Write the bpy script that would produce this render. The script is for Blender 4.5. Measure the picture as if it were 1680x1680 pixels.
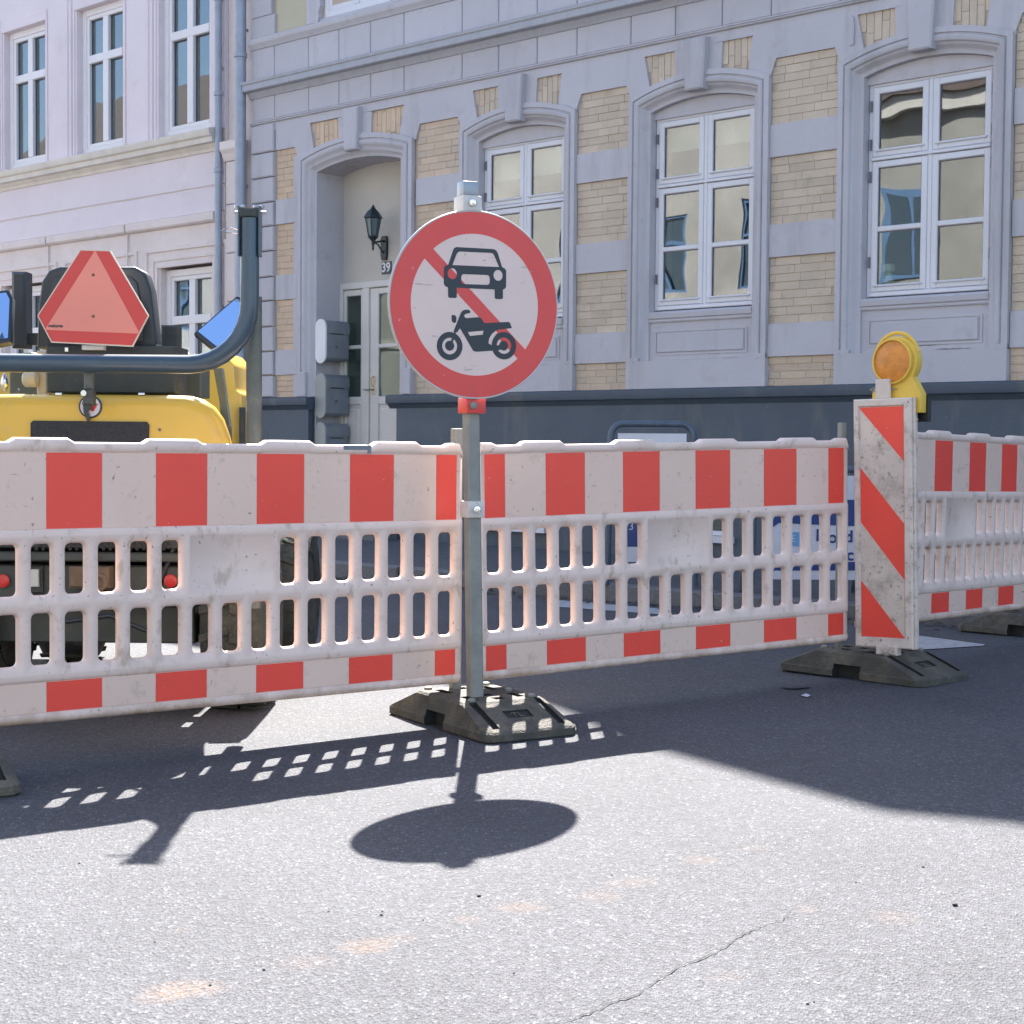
import bpy, bmesh, math, random
from math import radians as R, sin, cos, pi, sqrt, hypot, atan2
from mathutils import Vector, Matrix
random.seed(7)
S = bpy.context.scene
for o in list(bpy.data.objects): bpy.data.objects.remove(o)
COL = S.collection

# ------------------------------------------------------------ camera
F = 2700.0; H = 1.07
TH = math.atan((840-732)/F); RHO = .0078
_r0 = Vector((1,0,0)); FW = Vector((0,cos(TH),-sin(TH))); _d0 = Vector((0,-sin(TH),-cos(TH)))
RT = _r0*cos(RHO)-_d0*sin(RHO); DN = _d0*cos(RHO)+_r0*sin(RHO)
cam = bpy.data.objects.new('camera', bpy.data.cameras.new('camera')); COL.objects.link(cam)
m = Matrix((RT, -DN, -FW)).transposed().to_4x4(); m.translation = Vector((0,0,H)); cam.matrix_world = m
cam.data.sensor_width = 36; cam.data.lens = 36*F/1680; cam.data.clip_end = 500; cam.data.clip_start = .05
S.camera = cam

# ------------------------------------------------------------ light
SUN_EL = R(45.1); SUN_AZ = R(-1.0)         # sun stands straight ahead, beyond the houses
w = bpy.data.worlds.new('World'); S.world = w; w.use_nodes = True
nt = w.node_tree; bg = nt.nodes['Background']
sk = nt.nodes.new('ShaderNodeTexSky'); sk.sky_type = 'NISHITA'; sk.sun_disc = False
sk.sun_elevation = SUN_EL; sk.sun_rotation = SUN_AZ; sk.air_density = 1.0; sk.dust_density = 1.2; sk.ozone_density = 1.0
nt.links.new(sk.outputs[0], bg.inputs[0]); bg.inputs[1].default_value = .09
sl = bpy.data.lights.new('sun', 'SUN'); sl.energy = 4.6; sl.angle = R(.53); sl.color = (1,.965,.91)
so = bpy.data.objects.new('sun', sl); COL.objects.link(so)
sdir = Vector((sin(SUN_AZ)*cos(SUN_EL), cos(SUN_AZ)*cos(SUN_EL), sin(SUN_EL)))
so.rotation_euler = (-sdir).to_track_quat('-Z','Y').to_euler()
S.render.engine = 'CYCLES'
S.view_settings.view_transform = 'Standard'; S.view_settings.look = 'None'
S.view_settings.gamma = 1; S.view_settings.use_curve_mapping = False; S.view_settings.exposure = 2.2
S.cycles.max_bounces = 8; S.cycles.diffuse_bounces = 5; S.cycles.transparent_max_bounces = 12

def at(px, py, Y):
    """world point at distance Y along the street for a place measured on the photograph"""
    v = RT*((px-840)/F)+DN*((py-840)/F)+FW
    return Vector((0,0,H))+v*(Y/v.y)

# ------------------------------------------------------------ materials
def mat(name, col, rough=.6, metal=0., var=.08, vs=3., bump=0., bs=200., dirt=None, ds=6., da=.5, dt=.55, spec=.5, randtone=0., coat=0., stretch=None, trans=0., chips=None, foot=None):
    m = bpy.data.materials.new(name); m.use_nodes = True; n = m.node_tree; L = n.links
    b = n.nodes['Principled BSDF']; b.inputs['Roughness'].default_value = rough; b.inputs['Metallic'].default_value = metal
    b.inputs['Specular IOR Level'].default_value = spec; b.inputs['Coat Weight'].default_value = coat
    if trans: b.inputs['Transmission Weight'].default_value = trans
    g = n.nodes.new('ShaderNodeNewGeometry'); pos = g.outputs['Position']
    if stretch:
        mp = n.nodes.new('ShaderNodeMapping'); mp.inputs['Scale'].default_value = stretch; L.new(pos, mp.inputs[0]); spos = mp.outputs[0]
    else: spos = pos
    nz = n.nodes.new('ShaderNodeTexNoise'); nz.inputs['Scale'].default_value = vs; nz.inputs['Detail'].default_value = 6; nz.inputs['Roughness'].default_value = .6; L.new(spos, nz.inputs[0])
    mr = n.nodes.new('ShaderNodeMapRange'); mr.inputs[1].default_value = .3; mr.inputs[2].default_value = .7
    mr.inputs[3].default_value = 1-var; mr.inputs[4].default_value = 1+var; L.new(nz.outputs[0], mr.inputs[0])
    val = mr.outputs[0]
    if randtone:
        oi = n.nodes.new('ShaderNodeObjectInfo'); r2 = n.nodes.new('ShaderNodeMapRange'); r2.inputs[3].default_value = 1-randtone; r2.inputs[4].default_value = 1+randtone
        L.new(oi.outputs['Random'], r2.inputs[0]); mu = n.nodes.new('ShaderNodeMath'); mu.operation = 'MULTIPLY'; L.new(val, mu.inputs[0]); L.new(r2.outputs[0], mu.inputs[1]); val = mu.outputs[0]
    vm = n.nodes.new('ShaderNodeVectorMath'); vm.operation = 'SCALE'; vm.inputs[0].default_value = col[:3]; L.new(val, vm.inputs['Scale'])
    out = vm.outputs[0]
    if dirt:
        n2 = n.nodes.new('ShaderNodeTexNoise'); n2.inputs['Scale'].default_value = ds; n2.inputs['Detail'].default_value = 9; n2.inputs['Roughness'].default_value = .72; L.new(spos, n2.inputs[0])
        m2 = n.nodes.new('ShaderNodeMapRange'); m2.inputs[1].default_value = dt; m2.inputs[2].default_value = dt+.18; m2.inputs[3].default_value = 0; m2.inputs[4].default_value = da; L.new(n2.outputs[0], m2.inputs[0])
        mx = n.nodes.new('ShaderNodeMix'); mx.data_type = 'RGBA'; mx.inputs[7].default_value = (*dirt, 1); L.new(m2.outputs[0], mx.inputs[0]); L.new(out, mx.inputs[6]); out = mx.outputs[2]
    if foot:        # mud splashed on the lowest part: (colour, height, amount)
        tc = n.nodes.new('ShaderNodeTexCoord'); sx_ = n.nodes.new('ShaderNodeSeparateXYZ'); L.new(tc.outputs['Object'], sx_.inputs[0])
        mf = n.nodes.new('ShaderNodeMapRange'); mf.inputs[1].default_value = 0; mf.inputs[2].default_value = foot[1]; mf.inputs[3].default_value = 1; mf.inputs[4].default_value = 0; L.new(sx_.outputs[2], mf.inputs[0])
        nf = n.nodes.new('ShaderNodeTexNoise'); nf.inputs['Scale'].default_value = 9; nf.inputs['Detail'].default_value = 8; nf.inputs['Roughness'].default_value = .7; L.new(pos, nf.inputs[0])
        m4 = n.nodes.new('ShaderNodeMapRange'); m4.inputs[1].default_value = .36; m4.inputs[2].default_value = .62; m4.inputs[4].default_value = foot[2]; L.new(nf.outputs[0], m4.inputs[0])
        mm = n.nodes.new('ShaderNodeMath'); mm.operation = 'MULTIPLY'; L.new(mf.outputs[0], mm.inputs[0]); L.new(m4.outputs[0], mm.inputs[1])
        mxf = n.nodes.new('ShaderNodeMix'); mxf.data_type = 'RGBA'; mxf.inputs[7].default_value = (*foot[0], 1); L.new(mm.outputs[0], mxf.inputs[0]); L.new(out, mxf.inputs[6]); out = mxf.outputs[2]
    for ch in (chips or []):      # (colour, scale, threshold, softness, amount, stretch)
        src = pos
        if ch[5]:
            mp2 = n.nodes.new('ShaderNodeMapping'); mp2.inputs['Scale'].default_value = ch[5]; L.new(pos, mp2.inputs[0]); src = mp2.outputs[0]
        n3 = n.nodes.new('ShaderNodeTexNoise'); n3.inputs['Scale'].default_value = ch[1]; n3.inputs['Detail'].default_value = 5; n3.inputs['Roughness'].default_value = .6; L.new(src, n3.inputs[0])
        m3 = n.nodes.new('ShaderNodeMapRange'); m3.inputs[1].default_value = ch[2]; m3.inputs[2].default_value = ch[2]+ch[3]; m3.inputs[3].default_value = 0; m3.inputs[4].default_value = ch[4]; L.new(n3.outputs[0], m3.inputs[0])
        mx3 = n.nodes.new('ShaderNodeMix'); mx3.data_type = 'RGBA'; mx3.inputs[7].default_value = (*ch[0], 1); L.new(m3.outputs[0], mx3.inputs[0]); L.new(out, mx3.inputs[6]); out = mx3.outputs[2]
    L.new(out, b.inputs['Base Color'])
    if bump:
        nb = n.nodes.new('ShaderNodeTexNoise'); nb.inputs['Scale'].default_value = bs; nb.inputs['Detail'].default_value = 4; L.new(pos, nb.inputs[0])
        bp = n.nodes.new('ShaderNodeBump'); bp.inputs['Strength'].default_value = bump; bp.inputs['Distance'].default_value = .01; L.new(nb.outputs[0], bp.inputs['Height']); L.new(bp.outputs[0], b.inputs['Normal'])
    return m

PL = mat('painted_plaster', (.50,.475,.50), .8, var=.06, vs=1.3, bump=.22, bs=60, dirt=(.30,.29,.27), ds=2.6, da=.45, dt=.56, randtone=.035, chips=[((.30,.29,.28),3.2,.53,.14,.42,(1,1,.14)),((.20,.19,.18),22,.70,.03,.5,None)])
PLm = mat('plaster_moulding', (.50,.478,.505), .75, var=.05, vs=2, bump=.1, bs=40, dirt=(.26,.25,.24), ds=5, da=.4, dt=.57, chips=[((.30,.29,.28),3.2,.53,.14,.42,(1,1,.14)),((.20,.19,.18),22,.70,.03,.5,None)])
PLt = mat('weathered_cornice', (.42,.42,.455), .9, var=.1, vs=9, bump=.3, bs=70, dirt=(.17,.17,.16), ds=9, da=.5, dt=.54)
NICHE = mat('niche_plaster', (.52,.48,.42), .85, var=.06, vs=2, bump=.1, bs=50)
BRK = mat('cream_painted_brick', (.58,.475,.365), .85, var=.09, vs=2, bump=.5, bs=90, dirt=(.36,.28,.19), ds=6, da=.5, dt=.54, randtone=.07)
BRKW = mat('warm_painted_brick', (.64,.475,.335), .85, var=.09, vs=2, bump=.5, bs=90, dirt=(.42,.30,.19), ds=6, da=.4, dt=.56, randtone=.06)
BRKM = mat('tan_painted_brick', (.60,.465,.345), .85, var=.09, vs=2, bump=.5, bs=90, dirt=(.40,.30,.20), ds=6, da=.45, dt=.55, randtone=.07)
MORT = mat('brick_joint', (.52,.42,.33), .95, var=.1, vs=20)
NAVY = mat('navy_plinth_paint', (.06,.082,.112), .55, var=.08, vs=2, bump=.12, bs=40, dirt=(.11,.12,.13), ds=3, da=.4, dt=.5, chips=[((.16,.16,.155),2.5,.57,.1,.5,(1,1,.2)),((.2,.2,.19),30,.68,.03,.6,None)])
FRM = mat('window_white_paint', (.68,.67,.70), .4, var=.04, vs=3, bump=.04, bs=60, dirt=(.4,.39,.38), ds=14, da=.3, dt=.62)
LWALL = mat('left_house_plaster', (.74,.65,.67), .85, var=.05, vs=1.2, bump=.12, bs=50, dirt=(.5,.44,.38), ds=2.0, da=.35, dt=.56)
LTRIM = mat('left_house_cream_trim', (.74,.64,.60), .8, var=.06, vs=2, bump=.12, bs=50, dirt=(.42,.34,.28), ds=3.5, da=.4, dt=.55)
LWIN = mat('left_house_window_paint', (.76,.72,.72), .4, var=.03)
PIPE = mat('zinc_pipe', (.34,.37,.43), .5, .35, var=.12, vs=6, bump=.08, bs=30)
BLACKM = mat('black_iron', (.03,.045,.05), .45, .3, var=.1)
HINGE = mat('hinge_steel', (.14,.14,.17), .4, .7)
INTER = mat('room_wall', (.30,.29,.25), .9)
BLIND = mat('window_blind', (.62,.56,.48), .9, var=.04)
DOORM = mat('door_paint', (.62,.59,.55), .45, var=.05, vs=3, dirt=(.4,.37,.33), ds=10, da=.3, dt=.6)
BRASS = mat('door_brass', (.5,.42,.28), .35, .8)
WHP = mat('white_plastic', (.82,.62,.53), .42, var=.05, vs=4, bump=.06, bs=45, dirt=(.36,.25,.17), ds=7, da=.4, dt=.535, spec=.45, chips=[((.16,.12,.09),55,.66,.03,.7,None),((.42,.29,.19),14,.60,.08,.55,(1,1,.5))], foot=((.40,.24,.13),.07,.85))
WFILM = mat('white_reflective_film', (.82,.58,.47), .38, var=.04, vs=3, dirt=(.34,.26,.21), ds=12, da=.6, dt=.555, chips=[((.14,.11,.10),70,.665,.03,.75,(1,1,.6)),((.2,.15,.12),30,.69,.02,.6,(.4,.4,1.6))])
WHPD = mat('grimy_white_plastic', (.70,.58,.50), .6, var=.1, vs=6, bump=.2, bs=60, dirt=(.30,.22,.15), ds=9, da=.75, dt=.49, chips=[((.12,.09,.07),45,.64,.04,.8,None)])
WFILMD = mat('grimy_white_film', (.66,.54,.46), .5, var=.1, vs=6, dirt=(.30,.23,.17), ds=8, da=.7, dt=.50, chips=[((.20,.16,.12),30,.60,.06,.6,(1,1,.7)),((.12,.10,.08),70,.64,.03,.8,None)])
RFILM = mat('red_reflective_film', (.92,.074,.048), .36, var=.06, vs=2, dirt=(.45,.10,.08), ds=18, da=.4, dt=.60, chips=[((.7,.5,.42),48,.705,.02,.9,None),((.30,.06,.05),90,.68,.03,.7,None)])
SREDF = mat('sign_red_film', (.74,.070,.062), .4, var=.05, vs=4, dirt=(.45,.09,.08), ds=10, da=.4, dt=.6, chips=[((.65,.45,.42),42,.705,.02,.9,None)])
SWHT = mat('sign_white_film', (.78,.585,.52), .4, var=.04, vs=5, dirt=(.45,.36,.31), ds=14, da=.5, dt=.6, chips=[((.22,.17,.15),60,.69,.02,.8,None),((.4,.32,.28),20,.66,.015,.6,(.5,.5,2.4))])
SBLK = mat('sign_black_film', (.022,.028,.04), .4, var=.1)
GALV = mat('galvanised_steel', (.27,.265,.235), .62, .12, var=.14, vs=14, bump=.05, bs=60, dirt=(.2,.17,.13), ds=9, da=.4)
CLIPW = mat('dirty_white_clip', (.66,.6,.55), .4, var=.1, vs=30, dirt=(.15,.11,.08), ds=30, da=.7, dt=.55)
CHROME = mat('bright_bolt', (.7,.7,.7), .22, 1.)
RUBB = mat('recycled_rubber', (.085,.077,.064), .75, var=.22, vs=9, bump=.6, bs=120, dirt=(.22,.18,.13), ds=7, da=.6, dt=.47, spec=.3)
RUBD = mat('rubber_groove', (.02,.02,.018), .8)
YEL = mat('machine_yellow_paint', (.66,.41,.05), .33, var=.07, vs=2, dirt=(.38,.28,.14), ds=5, da=.45, dt=.56, coat=.2, chips=[((.16,.11,.06),60,.69,.03,.8,None),((.42,.33,.2),9,.60,.08,.5,(1,1,.4))])
DKM = mat('dark_machine_paint', (.035,.042,.042), .5, .1, var=.15, vs=8, dirt=(.12,.11,.09), ds=7, da=.45, dt=.52)
SEATM = mat('seat_vinyl', (.025,.032,.04), .42, var=.1, bump=.05, bs=200)
TUBE = mat('blue_grey_tube_paint', (.045,.075,.105), .33, .2, var=.08, vs=6, dirt=(.14,.14,.13), ds=14, da=.35, dt=.6, coat=.2)
MIRR = mat('mirror_glass', (.55,.70,.93), .02, 1., var=0)
SMVR = mat('slow_sign_red', (.62,.055,.05), .4, var=.05)
SMVP = mat('slow_sign_fluorescent', (.80,.26,.20), .5, var=.03, vs=6, dirt=(.5,.2,.16), ds=30, da=.3, dt=.66)
BOTL = mat('cream_reservoir', (.55,.5,.38), .4)
MUD = mat('muddy_tyre', (.045,.05,.042), .9, var=.25, vs=12, bump=.6, bs=60, dirt=(.12,.11,.08), ds=7, da=.6, dt=.48)
RREFL = mat('red_reflector', (.55,.035,.03), .25)
LENSW = mat('lamp_lens_clear', (.5,.52,.5), .25)
RUST = mat('rusty_hitch', (.16,.11,.07), .8, var=.3, vs=14, bump=.4, bs=60)
AMBL = mat('amber_lens', (.93,.36,.06), .25, var=.2, vs=22, trans=.3, bump=.35, bs=160)
AMBB = mat('amber_reflector', (.9,.45,.12), .35, .2, var=.3, vs=40)
AMBY = mat('lamp_yellow_plastic', (.78,.50,.07), .4, var=.06, vs=6, dirt=(.5,.34,.1), ds=20, da=.3)
BLUEP = mat('blue_print', (.014,.05,.20), .35)
LBLUEP = mat('light_blue_print', (.13,.36,.62), .35)
WHTP = mat('white_print', (.62,.62,.68), .35)
ROADW = mat('road_marking_white', (.36,.36,.38), .8, var=.2, vs=30, dirt=(.09,.09,.1), ds=26, da=.7, dt=.56)
KERB = mat('granite_kerb', (.14,.14,.145), .85, var=.2, vs=40, bump=.3, bs=120, randtone=.12)
PAVE = mat('pavement_asphalt', (.085,.087,.095), .9, var=.2, vs=12, bump=.4, bs=160)
LEAF = mat('leaf_litter_brown', (.10,.075,.05), .9, var=.4, vs=50)
OPPB = mat('opposite_yellow_brick', (.44,.425,.40), .9, var=.28, vs=.5, bump=.3, bs=60)
OPPT = mat('opposite_plaster_trim', (.60,.58,.54), .8)
OPPW = mat('opposite_blue_frame', (.10,.20,.36), .4)
TILE = mat('brown_roof_tile', (.085,.062,.055), .85, var=.2, vs=5)
TARM = mat('grey_mailbox', (.20,.22,.245), .42, .1, var=.1, vs=8, dirt=(.2,.2,.19), ds=10, da=.35)
MWHT = mat('white_mailbox_side', (.72,.72,.73), .4)
MGRN = mat('grey_green_mailbox_side', (.30,.31,.30), .45)

def glass(name, fac, tint, wav=.02, ws=3.0):
    m = bpy.data.materials.new(name); m.use_nodes = True; n = m.node_tree; L = n.links; n.nodes.remove(n.nodes['Principled BSDF'])
    gl = n.nodes.new('ShaderNodeBsdfGlossy'); gl.inputs['Roughness'].default_value = .01; gl.inputs[0].default_value = (*tint,1)
    tr = n.nodes.new('ShaderNodeBsdfTransparent'); tr.inputs[0].default_value = (.75,.8,.78,1)
    mx = n.nodes.new('ShaderNodeMixShader'); mx.inputs[0].default_value = fac
    g = n.nodes.new('ShaderNodeNewGeometry'); nz = n.nodes.new('ShaderNodeTexNoise'); nz.inputs['Scale'].default_value = ws; nz.inputs['Detail'].default_value = 1
    bp = n.nodes.new('ShaderNodeBump'); bp.inputs['Strength'].default_value = 1; bp.inputs['Distance'].default_value = wav
    L.new(g.outputs['Position'], nz.inputs[0]); L.new(nz.outputs[0], bp.inputs['Height']); L.new(bp.outputs[0], gl.inputs['Normal'])
    L.new(tr.outputs[0], mx.inputs[1]); L.new(gl.outputs[0], mx.inputs[2]); L.new(mx.outputs[0], n.nodes['Material Output'].inputs[0])
    return m
GLS = glass('window_glass', .145, (.93,.92,.92), .0035, 1.6)
GLL = glass('window_glass_upper', .17, (.85,.9,.95), .0025, 1.6)
GLD = glass('door_glass', .075, (.85,.9,.86), .002, 2)

# asphalt
def asphalt():
    m = bpy.data.materials.new('asphalt'); m.use_nodes = True; n = m.node_tree; L = n.links; b = n.nodes['Principled BSDF']
    b.inputs['Roughness'].default_value = .80; b.inputs['Specular IOR Level'].default_value = .26
    g = n.nodes.new('ShaderNodeNewGeometry'); pos = g.outputs['Position']
    def N(t, **k):
        x = n.nodes.new(t)
        for a, v in k.items(): x.inputs[a].default_value = v
        return x
    def mth(op, a, b_):
        x = n.nodes.new('ShaderNodeMath'); x.operation = op
        for i, v in enumerate((a, b_)):
            if isinstance(v, (int, float)): x.inputs[i].default_value = v
            else: L.new(v, x.inputs[i])
        return x.outputs[0]
    gm = n.nodes.new('ShaderNodeMapping'); gm.inputs['Scale'].default_value = (1,.5,1); L.new(pos, gm.inputs[0])
    vo = N('ShaderNodeTexVoronoi', Scale=185.); L.new(gm.outputs[0], vo.inputs['Vector'])
    sep = n.nodes.new('ShaderNodeSeparateColor'); L.new(vo.outputs['Color'], sep.inputs[0])
    ra = n.nodes.new('ShaderNodeValToRGB'); L.new(sep.outputs[0], ra.inputs[0]); e = ra.color_ramp.elements
    e[0].position = 0; e[0].color = (.060,.060,.066,1); e[1].position = 1; e[1].color = (.175,.173,.19,1)
    e.new(.45).color = (.078,.077,.086,1); e.new(.80).color = (.088,.087,.098,1); e.new(.95).color = (.108,.107,.119,1)
    n1 = N('ShaderNodeTexNoise', Scale=.9, Detail=6., Roughness=.6); L.new(pos, n1.inputs[0])
    mr = N('ShaderNodeMapRange'); mr.inputs[1].default_value = .3; mr.inputs[2].default_value = .7; mr.inputs[3].default_value = .86; mr.inputs[4].default_value = 1.12; L.new(n1.outputs[0], mr.inputs[0])
    n2 = N('ShaderNodeTexNoise', Scale=38., Detail=4., Roughness=.7); L.new(pos, n2.inputs[0])
    mr2 = N('ShaderNodeMapRange'); mr2.inputs[1].default_value = .3; mr2.inputs[2].default_value = .7; mr2.inputs[3].default_value = .82; mr2.inputs[4].default_value = 1.18; L.new(n2.outputs[0], mr2.inputs[0])
    vm = n.nodes.new('ShaderNodeVectorMath'); vm.operation = 'SCALE'; L.new(ra.outputs[0], vm.inputs[0]); L.new(mth('MULTIPLY', mr.outputs[0], mr2.outputs[0]), vm.inputs['Scale'])
    out = vm.outputs[0]
    # worn orange spray marks
    acc = None
    sp = n.nodes.new('ShaderNodeSeparateXYZ'); L.new(pos, sp.inputs[0])
    for (x, y, ang, la, lb, am) in SPOTS:
        dx = mth('SUBTRACT', sp.outputs[0], x); dy = mth('SUBTRACT', sp.outputs[1], y)
        c_, s_ = cos(R(ang)), sin(R(ang))
        u = mth('DIVIDE', mth('ADD', mth('MULTIPLY', dx, c_), mth('MULTIPLY', dy, s_)), la)
        v = mth('DIVIDE', mth('SUBTRACT', mth('MULTIPLY', dy, c_), mth('MULTIPLY', dx, s_)), lb)
        d2 = mth('ADD', mth('MULTIPLY', u, u), mth('MULTIPLY', v, v))
        k = mth('MAXIMUM', mth('SUBTRACT', 1, d2), 0); k = mth('MULTIPLY', k, am)
        acc = k if acc is None else mth('ADD', acc, k)
    n3 = N('ShaderNodeTexNoise', Scale=60., Detail=8., Roughness=.7); L.new(pos, n3.inputs[0])
    mr3 = N('ShaderNodeMapRange'); mr3.inputs[1].default_value = .38; mr3.inputs[2].default_value = .62; L.new(n3.outputs[0], mr3.inputs[0])
    mx = n.nodes.new('ShaderNodeMix'); mx.data_type = 'RGBA'; mx.inputs[7].default_value = (.34,.20,.11,1)
    L.new(mth('MULTIPLY', acc, mr3.outputs[0]), mx.inputs[0]); L.new(out, mx.inputs[6])
    L.new(mx.outputs[2], b.inputs['Base Color'])
    bp = n.nodes.new('ShaderNodeBump'); bp.inputs['Strength'].default_value = .8; bp.inputs['Distance'].default_value = .005
    L.new(mth('ADD', vo.outputs['Distance'], n2.outputs[0]), bp.inputs['Height']); L.new(bp.outputs[0], b.inputs['Normal'])
    return m
def gpt(px, py):
    v = RT*((px-840)/F)+DN*((py-840)/F)+FW; t = -H/v.z; return Vector((v.x*t, v.y*t))
SPOTS = []
for (px, py, ang, la, lb, am) in [(305,1622,10,.075,.05,.85),(262,1636,30,.05,.04,.5),(602,1553,5,.055,.05,.75),(648,1540,20,.05,.03,.4),(500,1578,30,.06,.05,.3),(765,1508,0,.035,.03,.45),(855,1488,8,.06,.045,.55),(985,1472,25,.05,.05,.4),(1035,1450,25,.07,.04,.4),(1150,1415,0,.05,.05,.4),(1235,1397,0,.05,.03,.25),(1468,1515,30,.05,.06,.35),(1322,1500,10,.03,.03,.35),(1190,1606,0,.04,.04,.25),(300,1525,0,.02,.02,.3)]:
    p = gpt(px, py); SPOTS.append((p.x, p.y, ang, la*1.25, lb*1.3, am*.46))
ASPH = asphalt()

# ------------------------------------------------------------ mesh helpers
def finish(me, smooth):
    if smooth:
        for p in me.polygons: p.use_smooth = True
        me.set_sharp_from_angle(angle=R(smooth if smooth is not True else 38))
class MB:
    def __init__(s): s.v = []; s.f = []; s.mi = []; s.k = 0
    def add(s, vs, fs):
        o = len(s.v); s.v += [tuple(v) for v in vs]
        for f in fs: s.f.append([i+o for i in f]); s.mi.append(s.k)
        return s
    def box(s, x0, x1, y0, y1, z0, z1):
        if x0 > x1: x0, x1 = x1, x0
        if y0 > y1: y0, y1 = y1, y0
        if z0 > z1: z0, z1 = z1, z0
        return s.add([(x0,y0,z0),(x1,y0,z0),(x1,y1,z0),(x0,y1,z0),(x0,y0,z1),(x1,y0,z1),(x1,y1,z1),(x0,y1,z1)],
              [(0,3,2,1),(4,5,6,7),(0,1,5,4),(1,2,6,5),(2,3,7,6),(3,0,4,7)])
    def bbox(s, x0, x1, y0, y1, z0, z1, b=.005):
        """box with its front (-y) edges chamfered"""
        if y0 > y1: y0, y1 = y1, y0
        v = [(x0,y1,z0),(x1,y1,z0),(x1,y1,z1),(x0,y1,z1),(x0,y0+b,z0),(x1,y0+b,z0),(x1,y0+b,z1),(x0,y0+b,z1),
             (x0+b,y0,z0+b),(x1-b,y0,z0+b),(x1-b,y0,z1-b),(x0+b,y0,z1-b)]
        return s.add(v, [(3,2,1,0),(0,1,5,4),(1,2,6,5),(2,3,7,6),(3,0,4,7),(4,5,9,8),(5,6,10,9),(6,7,11,10),(7,4,8,11),(8,9,10,11)])
    def prism(s, poly, y0, y1):
        """polygon in x,z pushed along y"""
        a = sum(poly[i][0]*poly[(i+1)%len(poly)][1]-poly[(i+1)%len(poly)][0]*poly[i][1] for i in range(len(poly)))
        if a < 0: poly = poly[::-1]
        n = len(poly); v = [(p[0],y0,p[1]) for p in poly]+[(p[0],y1,p[1]) for p in poly]
        f = [tuple(range(n)), tuple(range(2*n-1, n-1, -1))]+[(i,i+n,(i+1)%n+n,(i+1)%n) for i in range(n)]
        return s.add(v, f)
    def profx(s, prof, x0, x1):
        """profile in y,z pushed along x"""
        n = len(prof); v = [(x0,p[0],p[1]) for p in prof]+[(x1,p[0],p[1]) for p in prof]
        return s.add(v, [tuple(range(n)), tuple(range(2*n-1,n-1,-1))]+[(i,(i+1)%n,(i+1)%n+n,i+n) for i in range(n)])
    def tube(s, pts, r, n=12, cap=True):
        pts = [Vector(p) for p in pts]; rings = []
        up = Vector((0,0,1))
        t0 = (pts[1]-pts[0]).normalized()
        if abs(t0.z) > .9: up = Vector((0,1,0))
        nrm = t0.cross(up).normalized()
        vs = []
        for i, p in enumerate(pts):
            t = (pts[min(i+1,len(pts)-1)]-pts[max(i-1,0)]).normalized()
            nrm = (nrm-t*nrm.dot(t)).normalized(); bn = t.cross(nrm)
            rr = r[i] if isinstance(r, (list,tuple)) else r
            vs += [p+(nrm*cos(2*pi*k/n)+bn*sin(2*pi*k/n))*rr for k in range(n)]
        fs = [(i*n+k, i*n+(k+1)%n, (i+1)*n+(k+1)%n, (i+1)*n+k) for i in range(len(pts)-1) for k in range(n)]
        if cap: fs += [tuple(range(n-1,-1,-1)), tuple(range((len(pts)-1)*n, len(pts)*n))]
        return s.add(vs, fs)
    def lathe(s, prof, n=16, c=(0,0,0), axis='z', ph=0):
        """profile (radius, height) turned about an axis"""
        vs = []
        for r, h in prof:
            for k in range(n):
                a = 2*pi*k/n+ph
                if axis == 'z': vs.append((c[0]+r*cos(a), c[1]+r*sin(a), c[2]+h))
                elif axis == 'y': vs.append((c[0]+r*cos(a), c[1]+h, c[2]-r*sin(a)))
                else: vs.append((c[0]+h, c[1]+r*cos(a), c[2]+r*sin(a)))
        m_ = len(prof)
        fs = [(i*n+k, i*n+(k+1)%n, (i+1)*n+(k+1)%n, (i+1)*n+k) for i in range(m_-1) for k in range(n)]
        fs += [tuple(range(n-1,-1,-1)), tuple(range((m_-1)*n, m_*n))]
        return s.add(vs, fs)
    def mesh(s, name, mats, smooth=False):
        me = bpy.data.meshes.new(name); me.from_pydata(s.v, [], s.f)
        if not isinstance(mats, (list,tuple)): mats = [mats]
        for m_ in mats: me.materials.append(m_)
        for p, i in zip(me.polygons, s.mi): p.material_index = i
        bm = bmesh.new(); bm.from_mesh(me)
        big = [f for f in bm.faces if len(f.verts) > 4]
        if big: bmesh.ops.triangulate(bm, faces=big)
        bmesh.ops.recalc_face_normals(bm, faces=bm.faces); bm.to_mesh(me); bm.free()
        finish(me, smooth); return me
    def build(s, name, mats, parent=None, smooth=False, loc=None, rot=None):
        return link(name, s.mesh(name, mats, smooth), parent, loc, rot)
def link(name, me, parent=None, loc=None, rot=None):
    o = bpy.data.objects.new(name, me); COL.objects.link(o)
    if parent: o.parent = parent
    if loc: o.location = loc
    if rot: o.rotation_euler = rot
    return o
def tag(o, label=None, cat=None, group=None, kind=None):
    if label: o['label'] = label
    if cat: o['category'] = cat
    if group: o['group'] = group
    if kind: o['kind'] = kind
    return o
def empty(name, loc=(0,0,0), rot=(0,0,0)):
    o = bpy.data.objects.new(name, None); o.empty_display_size = .1; COL.objects.link(o); o.location = loc; o.rotation_euler = rot; return o
def copy_tree(o, parent=None):
    c = o.copy(); COL.objects.link(c); c.parent = parent
    for ch in o.children: copy_tree(ch, c)
    return c
def beveled(o, wdt, seg=2, ang=30):
    bm = bmesh.new(); bm.from_mesh(o.data)
    es = [e for e in bm.edges if len(e.link_faces) == 2 and e.calc_face_angle(0) > R(ang)]
    bmesh.ops.bevel(bm, geom=es, offset=wdt, segments=seg, profile=.6, affect='EDGES', clamp_overlap=True)
    bm.to_mesh(o.data); bm.free(); finish(o.data, 40); return o
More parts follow.
